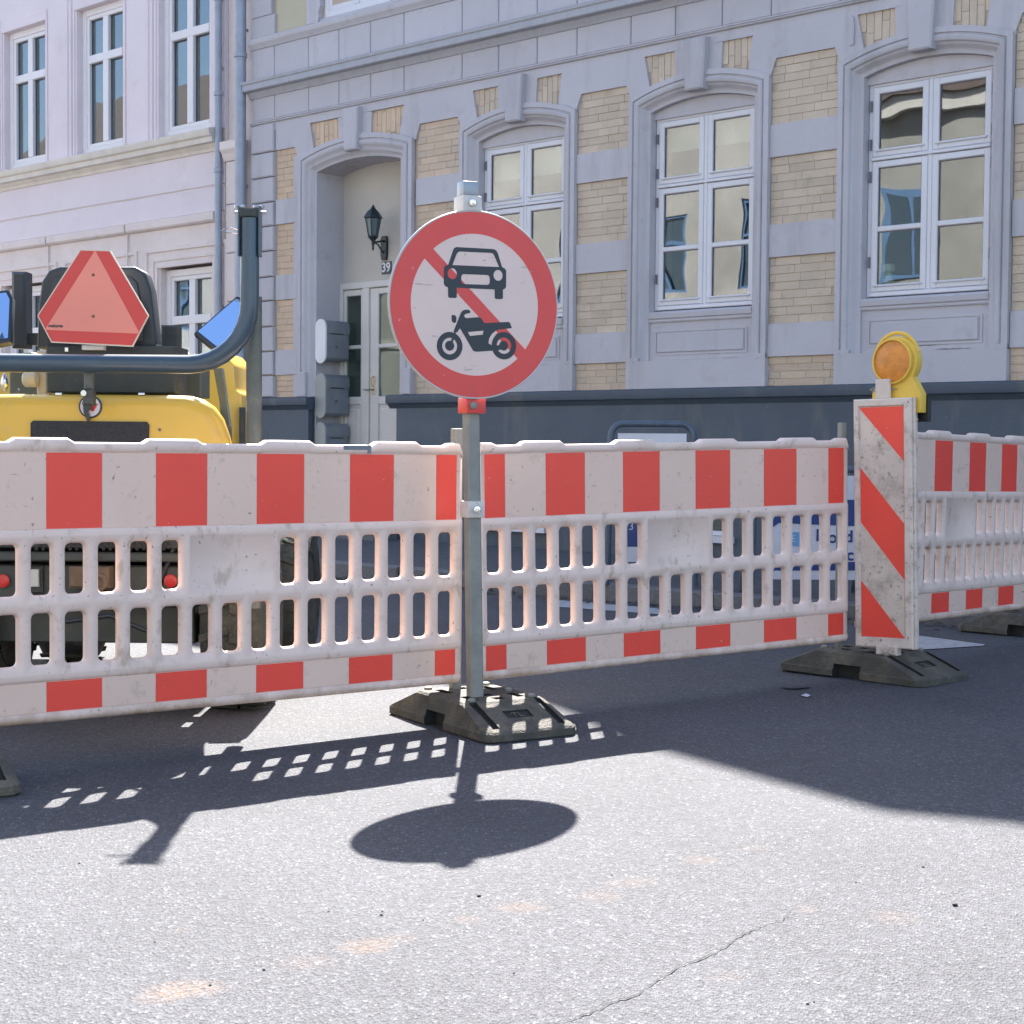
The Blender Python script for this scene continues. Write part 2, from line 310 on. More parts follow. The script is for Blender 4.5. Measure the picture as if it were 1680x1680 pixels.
def text_mesh(txt, size, mt, ext=.0006, bold=0.):
    cu = bpy.data.curves.new('t', 'FONT'); cu.body = txt; cu.size = size; cu.extrude = ext; cu.offset = bold; cu.align_x = 'CENTER'; cu.align_y = 'CENTER'
    ob = bpy.data.objects.new('t', cu); COL.objects.link(ob); dg = bpy.context.evaluated_depsgraph_get()
    me = bpy.data.meshes.new_from_object(ob.evaluated_get(dg)); bpy.data.objects.remove(ob)
    me.materials.clear(); me.materials.append(mt); return me

# ------------------------------------------------------------ ground
def smooth01(t): t = max(0., min(1., t)); return t*t*(3-2*t)
def ground_z(x, y): return .055*max(0., min(1., (x-.1)/3.0))
def axisvals(a, b, c, d, fine, coarse):
    v = []; t = a
    while t < b: v.append(t); t += coarse
    t = b
    while t < c: v.append(t); t += fine
    t = c
    while t <= d: v.append(t); t += coarse
    return v
xs = [-70,-50,-30,-20,-12,-8,-5,-3,-2,-1,-.4,0,.1,.3,.8,1.4,2.0,2.6,3.1,4,5,8,12,20,30,50,70]
ys = [-30,-20,-10,-5,0,2,4,6,8,10,12,14,18,24,36,60,90]
mb = MB(); mb.v = [(x,y,ground_z(x,y)) for y in ys for x in xs]; nx = len(xs)
mb.f = [[j*nx+i, j*nx+i+1, (j+1)*nx+i+1, (j+1)*nx+i] for j in range(len(ys)-1) for i in range(nx-1)]; mb.mi = [0]*len(mb.f)
road = mb.build('road', ASPH); tag(road, 'sunlit grey asphalt road with shadows of the barriers', kind='structure')

# crack: thin dark gap drawn as its own narrow sheet
pts = [(925,1680),(960,1668),(1000,1650),(1048,1635),(1080,1612),(1115,1590),(1150,1579),(1185,1562),(1212,1545),(1240,1530),(1262,1522),(1283,1518),(1292,1508),(1312,1495)]
vs = []; fs = []; fine = []
for i in range(len(pts)-1):
    for k in range(5):
        t = k/5; fine.append((pts[i][0]*(1-t)+pts[i+1][0]*t+random.uniform(-2.5,2.5), pts[i][1]*(1-t)+pts[i+1][1]*t+random.uniform(-2,2)))
for i, (x, y) in enumerate(fine):
    p = gpt(x, y); wv = .0010*(1-i/len(fine)*.6)*random.uniform(.3,1.5); z = ground_z(p.x,p.y)+.003
    vs += [(p.x-wv, p.y+wv*2.0, z), (p.x+wv, p.y-wv*2.0, z)]
mb = MB(); mb.add(vs, [(2*i,2*i+1,2*i+3,2*i+2) for i in range(len(fine)-1)])
CRK = mat('crack_dark', (.035,.033,.03), .95)
tag(mb.build('road_crack', CRK), 'thin wandering crack across the asphalt at the bottom', kind='structure')

def ground_patch(name, pix, mt, label, z=.004, kind='structure', world=None):
    P = world or [gpt(*p) for p in pix]
    mb = MB(); mb.add([(p[0], p[1], ground_z(p[0],p[1])+z) for p in P], [tuple(range(len(P)))])
    return tag(mb.build(name, mt), label, kind=kind or 'x')
ground_patch('road_marking', [(1470,1056),(1510,1056),(1616,1072),(1612,1074),(1525,1078),(1440,1078)], ROADW, 'faded white triangular road marking behind the striped beacon')
ground_patch('road_marking', [(905,985),(1080,1003),(1085,1013),(900,996)], ROADW, 'faded white line on the shaded road behind the barrier slots')

ground_patch('oil_stain', [(1305+22*cos(a)*(1+.2*sin(3*a)),1135.5+4.5*sin(a)) for a in [2*pi*i/14 for i in range(14)]], mat('dark_stain', (.045,.045,.052), .7, var=.2, vs=30), 'small dark oval stain on the shaded road before the striped beacon', .007)
ground_patch('paper_scrap', [(1314,1151),(1322,1148),(1330,1151),(1324,1154)], WHTP, 'tiny white paper scrap lying on the shaded road', .006, None)
for o in COL.objects:
    if o.name == 'paper_scrap': o['category'] = 'scrap'; del o['kind']
# loose specks on the road
STONE = mat('dark_pebble', (.03,.028,.025), .8)
specks = [(1566,1498,.011),(786,1471,.008),(626,1502,.006),(433,1592,.006),(345,1617,.005),(1514,1434,.006),(1325,1655,.005),(627,1496,.004),(1404,1457,.004),(254,1546,.004),(539,1496,.004),(130,1417,.005),(1335,1652,.004),(843,1597,.004),(694,1510,.004),(1004,1438,.004)]
for i, (px, py, r) in enumerate(specks):
    r *= .65
    p = gpt(px, py); mb = MB(); n = 7
    pr = [(r*.55,0),(r*1.0,r*.35),(r*.75,r*.8),(r*.2,r)]
    mb.lathe(pr, n); mb.v = [(x*random.uniform(.7,1.3), y*random.uniform(.7,1.3), z) for x,y,z in mb.v]
    o = mb.build('pebble', STONE, loc=(p.x,p.y,ground_z(p.x,p.y)), smooth=True)
    place = ['','','behind the two faint orange marks, left of centre','just above the leftmost orange mark','on the upper edge of the leftmost orange mark','in the sunlit strip right of centre under the large shade','near the bottom edge on the right, paired','beside its larger twin left of centre','above the far end of the crack','far left on the open sunlit asphalt','below the round sign shadow, left','near the left edge under the barrier shadow','left member of the pair near the bottom right','on bare asphalt left of the crack','below the round sign shadow, centre','right of the round sign shadow near the orange marks'][i]
    lab = {0:'largest dark pebble on the sunlit asphalt, lower right', 1:'dark crumb right of the round sign shadow below centre'}.get(i, 'tiny dark crumb '+place)
    tag(o, lab, 'pebble', 'crumbs and pebbles on the asphalt')

# ------------------------------------------------------------ facade frame
YAW = R(-43); A = Vector((cos(YAW), sin(YAW), 0)); NB = Vector((-sin(YAW), cos(YAW), 0))   # A along the wall, NB into the wall
P0 = Vector((1.654, 14.0, 0))
def fac(u, d, h): return P0+A*u+NB*d+Vector((0,0,h))

# pavement and kerb
mb = MB(); mb.box(-30,22,-2.5,.2,-.3,.12)
pav = mb.build('pavement', PAVE, loc=P0, rot=(0,0,YAW)); tag(pav, 'dark asphalt pavement along the foot of the houses', kind='structure')
km = MB().bbox(0,.985,-.14,0,-.25,.125,.012).mesh('kerb_stone', KERB)
for i in range(26): link('kerb_stone', km, pav, (-14+i, -2.505, 0))
# leaf litter against the kerb
mb = MB()
for i in range(900):
    u = random.uniform(-7,6); d = -2.66-abs(random.gauss(0,.16)); s_ = random.uniform(.012,.035); a = random.uniform(0,6.3); z = random.uniform(.003,.02)
    p = P0+A*u+NB*d; zz = ground_z(p.x,p.y)
    c = [(cos(a+k*pi/2)*s_*(1 if k%2 else .5), sin(a+k*pi/2)*s_*(1 if k%2 else .5)) for k in range(4)]
    mb.add([(p.x+q[0], p.y+q[1], zz+z+random.uniform(0,.012)) for q in c], [(0,1,2,3)])
tag(mb.build('leaf_litter', LEAF), 'brown leaves and grit lying along the kerb', kind='stuff')

# ------------------------------------------------------------ main house
house = empty('terraced_house', P0, (0,0,YAW))
tag(house, 'lavender grey plastered house with cream brick panels, arched windows and navy plinth', 'house')
W3 = [-2.235, -.14, 1.985, 4.1]; DC = -4.515
UL, UR = -6.20, 6.2
def hb(name, mt, fn, smooth=False, parent=None):
    mb = MB(); fn(mb); return mb.build(name, mt, parent or house, smooth)
HW = .735      # half width of a window bay
# bays: (centre, half width)
BAYS = [(DC, .88)]+[(c, .735) for c in W3]
PIERS = [(-5.80,-5.43)]+[(DC+.91,-2.97),(W3[0]+.735+.0,-.875),(W3[1]+.735,W3[2]-.735),(W3[2]+.735,W3[3]-.735)]
PIERS = [(-5.80,-5.43),(-3.60,-2.97),(-1.50,-.875),(.595,1.245),(2.725,3.36)]
# backing wall: piers
def f(mb):
    for (a, b) in [(UL,-5.25),(-3.78,W3[0]-.61),(W3[0]+.61,W3[1]-.61),(W3[1]+.61,W3[2]-.61),(W3[2]+.61,W3[3]-.61),(W3[3]+.61,UR)]:
        mb.box(a,b,.028,.45,0,4.0)
        mb.box(a,b,.028,.45,4.0,4.56)
    for c in W3:       # below windows
        mb.box(c-.61,c+.61,.12,.45,0,2.26)
    for c, hw in BAYS:  # lintel zone above openings, arched underneath
        o = .61 if hw < .8 else .735
        n = 16; arc = arch_pts(c, hw, hw-o, n)
        poly = [(c-o-.005,4.56)]+[(c-o-.005,arc[0][1])]+arc+[(c+o+.005,arc[-1][1]),(c+o+.005,4.56)]
        mb.prism(poly, .029, .449)
    mb.box(UL,UR,.03,.45,4.56,8.2)
def arch_pts(c, hw, inset, n=14, rise=.14, hs=4.12):
    Rr = (hw*hw+rise*rise)/(2*rise); hc = hs+rise-Rr; r = Rr-inset; x = hw-inset
    a = math.asin(min(1,x/r))
    return [(c+r*sin(-a+2*a*i/n), hc+r*cos(-a+2*a*i/n)) for i in range(n+1)]
hb('wall', MORT, f)

# plaster skin pieces between the brick panels
BH = [(1.58,1.82),(2.09,2.632),(2.90,3.447),(3.712,4.25)]
def vous(c, hw):      # (left quad, right quad) outlines of the vertical brick panels over an arch
    if hw > .8: return [(c-.715,4.465),(c-.265,4.465),(c-.225,4.20),(c-.645,4.16)], [(c+.255,4.465),(c+.735,4.465),(c+.665,4.16),(c+.245,4.20)]
    return [(c-.585,4.475),(c-.252,4.475),(c-.240,4.235),(c-.515,4.18)], [(c+.247,4.475),(c+.550,4.475),(c+.505,4.18),(c+.232,4.235)]
def f(mb):
    mb.box(UL,UR,0,.028,4.47,4.56)
    for i, (a, b) in enumerate(PIERS):
        for (h0, h1) in [(1.82,2.09),(2.632,2.90),(3.447,3.712)]:
            mb.bbox(a,b,-.002,.028,h0,h1,.004)
        l = BAYS[i-1] if i > 0 else None; r = BAYS[i] if i < len(BAYS) else None
        ch = .05
        left = [(l[0]+vous(*l)[1][1][0]-l[0],4.47),(vous(*l)[1][2][0],4.15),(a,4.10)] if l else [(a,4.47),(a,4.25)]
        right = [(b,4.10),(vous(*r)[0][3][0],4.15),(vous(*r)[0][0][0],4.47)] if r else [(b,4.1),(b,4.47)]
        if l: poly = left+[(a,4.13),(a+ch,4.25),(b-ch,4.25),(b,4.13)]+right
        else: poly = left+[(b-ch,4.25),(b,4.13)]+right
        mb.prism(poly, 0, .028)
    for c, hw in BAYS:
        L_, R_ = vous(c, hw)
        mb.prism([L_[1],(c-.10,4.47),(c-.09,4.16),(L_[2][0],4.16)], 0, .028)
        mb.prism([R_[0],(R_[3][0],4.16),(c+.09,4.16),(c+.10,4.47)], 0, .028)
    mb.box(-5.50,-5.38,.003,.028,1.58,4.15)
    mb.box(UR-2.1,UR,0,.028,1.58,4.47)
hb('plaster_skin', PL, f)

# bricks
bricks = []
def clip_range(poly, t, axis):
    xs_ = []
    n = len(poly)
    for i in range(n):
        p, q = poly[i], poly[(i+1)%n]
        a0, a1 = (p[1], q[1]) if axis == 'h' else (p[0], q[0]); b0, b1 = (p[0], q[0]) if axis == 'h' else (p[1], q[1])
        if (a0 <= t < a1) or (a1 <= t < a0): xs_.append(b0+(b1-b0)*(t-a0)/(a1-a0))
    return (min(xs_), max(xs_)) if len(xs_) >= 2 else None
def fill(poly, axis='h', pitch=.0679, length=.238, joint=.0055):
    lo = min(p[1 if axis == 'h' else 0] for p in poly); hi = max(p[1 if axis == 'h' else 0] for p in poly)
    n = max(1, round((hi-lo)/pitch)); pt = (hi-lo)/n
    for k in range(n):
        t = lo+(k+.5)*pt; cr = clip_range(poly, t, axis)
        if not cr: continue
        a, b = cr; a += .003; b -= .003
        off = (k % 2)*.5*length+random.choice([0,0,.06,-.05]); x = a-off
        while x < b:
            L_ = length if random.random() > .16 else length*.5
            x0, x1 = max(a, x), min(b, x+L_-.0028)
            if x1-x0 > .03:
                if axis == 'h': bricks.append((x0,x1,t-pt/2+joint/2,t+pt/2-joint/2))
                else: bricks.append((t-pt/2+joint/2,t+pt/2-joint/2,x0,x1))
            x += L_
for i, (a, b) in enumerate(PIERS):
    for j, (h0, h1) in enumerate(BH):
        if j < 3: fill([(a,h0),(b,h0),(b,h1),(a,h1)])
        elif i == 0: fill([(a,h0),(b,h0),(b,4.13),(b-.05,h1),(a,h1)])
        else: fill([(a,h0),(b,h0),(b,4.13),(b-.05,h1),(a+.05,h1),(a,4.13)])
for c, hw in BAYS[:4]:
    for q in vous(c, hw): fill(q, 'u', pitch=.068, length=.25)
def seen_size(b):
    p = fac(b[0],0,b[2]); 
    if 840+F*p.x/p.y > 1690: return 0
    return (b[1]-b[0])*(b[3]-b[2])*(F/p.y)**2
bricks.sort(key=seen_size, reverse=True)
ub = MB().bbox(0,1,0,1,0,1,.05)
ub.v = [(x, y if y > .5 else (y*.25 if y > 0 else 0), z) for x,y,z in ub.v]
um = ub.mesh('brick', BRK); umw = ub.mesh('brick_warm', BRKW); umm = ub.mesh('brick_tan', BRKM)
for b in bricks[:300]:
    o = link('brick', umw if b[0] < -3.75 else umm if (b[0] < -2 or b[2] < 2.0) else um, house, (b[0], .0205+random.uniform(-.002,.002), b[2])); o.scale = (b[1]-b[0], .012, b[3]-b[2])
mb = MB()
for b in bricks[300:]:
    mb.k = 1 if b[0] < -3.75 else 0
    mb.bbox(b[0],b[1],.0205+random.uniform(-.002,.002),.03,b[2],b[3],.0025)
o = mb.build('brickwork', [BRK, BRKW], house); o['kind'] = 'stuff'

# quoin blocks at the left corner
QJ = [1.58,1.82,2.08,2.35,2.63,2.89,3.17,3.44,3.70,3.97,4.24,4.55]
for k in range(len(QJ)-1):
    mb = MB().bbox(UL,-5.815 if k%2 == 0 else -5.822,-.028,.028,QJ[k]+.006,QJ[k+1]-.006,.012)
    mb.build('quoin_block', PL, house)
# string course, frieze blocks, cornice, sill band
def f(mb): mb.profx([(.028,4.555),(-.012,4.555),(-.024,4.563),(-.018,4.573),(-.03,4.580),(-.024,4.592),(.028,4.595)], UL-.02, UR)
hb('string_course', PLm, f, 50)
JT = [UL,-5.82,-5.25,-4.765,-4.275,-3.78,-2.965,-2.48,-1.99,-1.505,-.88,-.39,.10,.59,1.24,1.73,2.22,2.715,3.36,3.85,4.34,4.83,5.5,UR]
for (h0, h1) in [(4.60,4.86),(5.03,5.375)]:
    for a, b in zip(JT[:-1], JT[1:]):
        MB().bbox(a+.004,b-.004,-.004 if h0<5 else -.008,.029,h0,h1,.007).build('frieze_block', PL, house)
def f(mb): mb.profx([(.02,4.84),(-.02,4.845),(-.03,4.87),(-.05,4.89),(-.055,4.905),(-.115,4.912),(-.122,4.92),(-.122,4.975),(-.135,4.985),(-.14,5.012),(-.13,5.018),(.02,5.028)], UL-.03, UR)
hb('cornice', PLt, f, 30)
def f(mb): mb.profx([(.02,5.37),(-.02,5.375),(-.03,5.40),(-.055,5.42),(-.06,5.43),(-.06,5.475),(-.05,5.485),(.02,5.49)], UL-.02, UR)
hb('sill_band', PLm, f, 30)
# plinth
def f(mb):
    for a, b, e in [(UL-.02,-5.20,0),(-3.83,UR,0)]:
        mb.box(a,b,-.035,.03,0,1.482)
hb('plinth', NAVY, f)
def f(mb):
    for a, b in [(UL-.04,-5.17),(-3.93,UR)]:
        mb.profx([(.02,1.44),(-.036,1.44),(-.045,1.455),(-.07,1.485),(-.092,1.49),(-.095,1.497),(-.095,1.562),(-.086,1.57),(.02,1.582)], a, b)
hb('plinth_cap', NAVY, f, 30)

# architraves (profile swept up the jamb, round the arch and down again)
PROF = [(0,.02),(0,-.03),(.045,-.032),(.05,-.016),(.06,-.016),(.065,-.03),(.075,-.036),(.09,-.034),(.105,-.026),(.115,-.008),(.125,-.004),(.135,.006),(.150,.03),(.165,.042),(.178,.045),(.190,.048),(.192,.16)]
def architrave(c, hw, hb_, prof, name, depth_end):
    rings = []
    for ins, d in prof:
        arc = arch_pts(c, hw, ins, 18)
        rings.append([(c-hw+ins, hb_)]+arc+[(c+hw-ins, hb_)])
    n = len(rings[0]); mb = MB()
    mb.add([(q[0], prof[k][1], q[1]) for k, rg in enumerate(rings) for q in rg],
           [(k*n+i, k*n+i+1, (k+1)*n+i+1, (k+1)*n+i) for k in range(len(prof)-1) for i in range(n-1)])
    return mb.build(name, PLm, house, 28)
DPROF = [(0,.02),(0,-.03),(.05,-.032),(.055,-.016),(.068,-.016),(.073,-.03),(.085,-.036),(.105,-.034),(.12,-.024),(.135,-.008),(.15,-.002),(.17,.004),(.195,.03),(.21,.04),(.225,.045),(.227,.42)]
for c, hw in BAYS:
    if hw > .8: architrave(c, hw, 1.58, DPROF, 'door_architrave', .42)
    else: architrave(c, hw, 1.812, PROF, 'architrave', .16)
    # keystone
    t, b_ = (.118,.095)
    mb = MB(); y0, y1 = -.075, .02
    fr = [(c-t,4.525),(c+t,4.525),(c+b_,4.095),(c-b_,4.095)]
    e = .014; fi = [(c-t+e,4.525-e),(c+t-e,4.525-e),(c+b_-e,4.095+e),(c-b_+e,4.095+e)]
    mb.add([(p[0],y1,p[1]) for p in fr]+[(p[0],y0+.012,p[1]) for p in fr]+[(p[0],y0,p[1]) for p in fi],
           [(0,1,5,4),(1,2,6,5),(2,3,7,6),(3,0,4,7),(4,5,9,8),(5,6,10,9),(6,7,11,10),(7,4,8,11),(8,9,10,11)])
    mb.build('keystone', PL, house)

# windows
def sash(c0, c1, h0, h1, bars, win, d=.118):
    """one casement: frame bars with chamfered edge, glazing bars, bottom weatherboard"""
    s_ = .052; mb = MB()
    mb.bbox(c0,c0+s_,d,d+.04,h0,h1,.006); mb.bbox(c1-s_,c1,d,d+.04,h0,h1,.006)
    mb.bbox(c0+s_-.004,c1-s_+.004,d+.001,d+.04,h1-s_,h1-.001,.006); mb.bbox(c0+s_-.004,c1-s_+.004,d+.001,d+.04,h0+.001,h0+s_,.006)
    for hbar in bars: mb.bbox(c0+s_-.004,c1-s_+.004,d+.003,d+.036,hbar-.02,hbar+.02,.006)
    mb.tube([(c0+.03,d-.008,h0+s_-.004),(c1-.03,d-.008,h0+s_-.004)], .009, 8)
    sa = mb.build('sash', FRM, win)
    # sash corner: grey gasket round glass
    edges = [h0+s_]+[x for hbar in bars for x in (hbar-.02, hbar+.02)]+[h1-s_]
    for k in range(0, len(edges), 2):
        MB().box(c0+s_-.005,c1-s_+.005,d+.022,d+.028,edges[k]-.004,edges[k+1]+.004).build('pane', GLS, win)
        g = MB()
        for (a0,a1,b0,b1) in [(c0+s_,c0+s_+.007,edges[k],edges[k+1]),(c1-s_-.007,c1-s_,edges[k],edges[k+1]),(c0+s_+.007,c1-s_-.007,edges[k+1]-.007,edges[k+1])]: g.box(a0,a1,d+.016,d+.0215,b0,b1)
        g.build('gasket', HINGE, win)
for c in W3:
    win = MB(); d = .125
    win.bbox(c-.54,c-.505,d,d+.09,2.27,3.945,.004); win.bbox(c+.505,c+.54,d,d+.09,2.27,3.945,.004)
    win.bbox(c-.505,c+.505,d,d+.09,3.91,3.945,.004); win.bbox(c-.505,c+.505,d-.012,d+.09,2.27,2.305,.006)
    win.bbox(c-.018,c+.018,d-.004,d+.088,2.305,3.91,.005); win.bbox(c-.503,c+.503,d-.018,d+.088,3.335,3.362,.005)
    wo = win.build('window', FRM, house)
    for sx in (-1, 1):
        a, b = (c-.503, c-.020) if sx < 0 else (c+.020, c+.503)
        sash(a, b, 3.366, 3.908, [], wo); sash(a, b, 2.307, 3.331, [2.80], wo)
        for hh in (3.42,3.72,3.17,2.50):
            x = c+sx*.515; MB().lathe([(.009,0),(.009,.085)], 8, (x, d-.012, hh)).build('hinge', HINGE, wo, 40)
    # plaster infill of the arch, sill, apron with raised panel, base block
    arc = arch_pts(c, .735, .193, 14)
    hb('tympanum', PL, lambda mb: mb.prism([(c-.545,3.93)]+arc+[(c+.545,3.93)], .10, .16))
    hb('sill', PLm, lambda mb: mb.profx([(.16,2.16),(.055,2.16),(.05,2.17),(.055,2.185),(.04,2.195),(.035,2.235),(.05,2.25),(.16,2.268)], c-.545, c+.545), 30)
    def f(mb):
        mb.box(c-.545,c+.545,.07,.12,1.82,2.16)
        x0,x1,z0,z1 = c-.46,c+.46,1.895,2.065
        mb.bbox(x0,x1,.056,.071,z0,z1,.008)
        for (a0,a1,b0,b1) in [(x0-.03,x1+.03,z1+.008,z1+.022),(x0-.03,x1+.03,z0-.022,z0-.008),(x0-.03,x0-.012,z0-.008,z1+.008),(x1+.012,x1+.03,z0-.008,z1+.008)]: mb.box(a0,a1,.062,.071,b0,b1)
    hb('apron', PL, f)
    def f(mb):
        mb.box(c-.735,c+.735,-.030,.12,1.58,1.822)
        for sx in (-1,1):
            x0 = c+sx*.735; x1 = c+sx*.60
            mb.box(min(x0,x1),max(x0,x1),-.031,.04,1.82,1.852)
    hb('base_block', PL, f)
    # room behind
    def f(mb):
        mb.add([(c-.9,.46,1.6),(c+.9,.46,1.6),(c+.9,.46,4.2),(c-.9,.46,4.2),(c-1.3,2.6,1.6),(c+1.3,2.6,1.6),(c+1.3,2.6,4.2),(c-1.3,2.6,4.2)],[(4,5,6,7),(0,1,5,4),(3,2,6,7),(0,4,7,3),(1,5,6,2)])
    hb('interior', INTER, f)
for c, hb_ in ((W3[0],3.62),(W3[1],3.66)):
    hb('blind', BLIND, lambda mb: mb.box(c-.5,c+.5,.24,.245,hb_,3.95))
# basement windows in the plinth
for c in W3[:3]:
    mb = MB(); mb.box(c-.42,c+.42,-.045,-.036,.33,.37); mb.box(c-.42,c+.42,-.045,-.036,.86,.9)
    mb.box(c-.42,c-.38,-.045,-.036,.37,.86); mb.box(c+.38,c+.42,-.045,-.036,.37,.86); mb.box(c-.02,c+.02,-.045,-.036,.37,.86); mb.box(c-.46,c+.46,-.09,-.036,.27,.325)
    bw = mb.build('basement_window', FRM, house)
    for sx in (-1,1): MB().box(c+sx*.2-.179,c+sx*.2+.179,-.040,-.0365,.371,.859).build('pane', GLD, bw)

hb('wall_anchor', PL, lambda mb: mb.prism([(1.335,4.24),(1.375,4.24),(1.378,4.40),(1.37,4.455),(1.345,4.475),(1.325,4.46),(1.335,4.42)], -.014, .001))
def peel(name, u0, u1, h, amp, mt):
    def f(mb):
        k = max(4, int((u1-u0)/.02)); top = [(u0+(u1-u0)*i/k, h+random.uniform(.15,1)*amp) for i in range(k+1)]; bot = [(u0+(u1-u0)*i/k, h-random.uniform(.1,.8)*amp) for i in range(k+1)]
        top[0] = bot[0] = (u0,h); top[-1] = (u1,h+.0008); bot[-1] = (u1,h)
        mb.prism(top+bot[::-1][1:-1], .0675, .0705)
    hb(name, mt, f)
PEEL = mat('peeled_patch', (.17,.165,.155), .95, var=.3, vs=40); PEEL2 = mat('peeled_patch_light', (.34,.32,.30), .95, var=.2, vs=40)
for c, segs in ((W3[2], ((-.05,.12,1.868,.006),(.10,.40,1.834,.005),(-.40,-.02,1.830,.003),(.02,.22,1.905-.035,.003))), (W3[1], ((.08,.30,1.872,.004),(-.30,.44,1.828,.004),(.24,.40,1.832,.008))), (W3[0], ((-.1,.35,1.829,.004),))):
    for (a, b, h, am) in segs: peel('peeled_paint', c+a, c+b, h, am, random.choice([PEEL,PEEL2]))
for sx in (-1,1):
    x0, x1 = sorted((DC+sx*.885, DC+sx*.735)); hb('base_block', PL, lambda mb: mb.bbox(x0,x1,-.042,.05,1.583,1.84,.006))
# door niche
NL, NR, ND = -5.165, -3.865, .42
def f(mb):
    arc = arch_pts(DC, .88, .227, 14)
    mb.box(NL-.02,NL,.04,ND+.05,0,4.02); mb.box(NR,NR+.02,.04,ND+.05,0,4.02)
    n = len(arc)
    mb.add([(p[0],.04,p[1]) for p in arc]+[(p[0],ND+.05,p[1]) for p in arc], [(i,i+1,i+1+n,i+n) for i in range(n-1)])
hb('niche_reveal', PLm, f)
def f(mb):
    arc = arch_pts(DC, .88, .227, 14)
    mb.prism([(NL,2.80)]+[(p[0],p[1]+.004) for p in arc]+[(NR,2.80)], ND, ND+.05)
hb('niche_back_wall', NICHE, f)
hb('door_step', KERB, lambda mb: (mb.bbox(NL-.0,NR+.0,-.02,ND+.05,0,.55,.01), mb.bbox(NL-.05,NR+.05,-.35,-.02,0,.35,.01)))
door = MB(); fx = ND-.06
door.bbox(NL+.002,NL+.05,fx,ND+.03,.55,2.80,.006); door.bbox(NR-.05,NR-.002,fx,ND+.03,.55,2.80,.006)
door.bbox(NL+.05,NR-.05,fx+.001,ND+.03,2.73,2.80,.006); door.bbox(-4.800,-4.692,fx,ND+.03,.55,2.73,.006)
do = door.build('door', DOORM, house)
def leaf(a, b, st, glsx):
    mb = MB(); y = fx+.02
    mb.bbox(a,a+st,y,y+.04,.56,2.725,.006); mb.bbox(b-st,b,y,y+.04,.56,2.725,.006)
    mb.bbox(a+st,b-st,y+.001,y+.04,2.66,2.725,.006); mb.bbox(a+st,b-st,y+.001,y+.04,1.50,1.585,.006); mb.bbox(a+st,b-st,y+.003,y+.036,2.095,2.135,.006)
    mb.bbox(a+st,b-st,y+.001,y+.04,.56,.70,.006); mb.box(a+st,b-st,y+.02,y+.035,.70,1.50)
    mb.bbox(a+st+.03,b-st-.03,y+.006,y+.021,.73,1.46,.012)
    lf = mb.build('door_leaf', DOORM, do)
    for (h0,h1) in ((1.585,2.095),(2.135,2.66)): MB().box(a+st,b-st,y+.02,y+.026,h0,h1).build('pane', GLD, do)
leaf(NL+.052,-4.802,.038,0); leaf(-4.690,NR-.052,.130,0)
mb = MB(); hx = -4.625; y = fx+.02
mb.bbox(hx-.018,hx+.018,y-.006,y,1.60,1.80,.003); mb.tube([(hx,y-.002,1.655),(hx,y-.045,1.655),(hx+.012,y-.05,1.655),(hx-.10,y-.05,1.655)], .009, 8); mb.lathe([(.012,0),(.012,.01)],10,(hx,y-.012,1.74),'y')
mb.tube([(hx,y-.004,1.79),(hx,y-.035,1.78),(hx,y-.035,1.70),(hx,y-.004,1.69)], .007, 8)
mb.build('handle', BRASS, do, 40)
hb('hall', mat('hall_wall', (.5,.52,.48), .9), lambda mb: mb.add([(NL,ND+.06,.5),(NR,ND+.06,.5),(NR,ND+.06,2.8),(NL,ND+.06,2.8),(NL,2.4,.5),(NR,2.4,.5),(NR,2.4,2.8),(NL,2.4,2.8)],[(4,5,6,7),(0,1,5,4),(3,2,6,7),(0,4,7,3),(1,5,6,2)]))

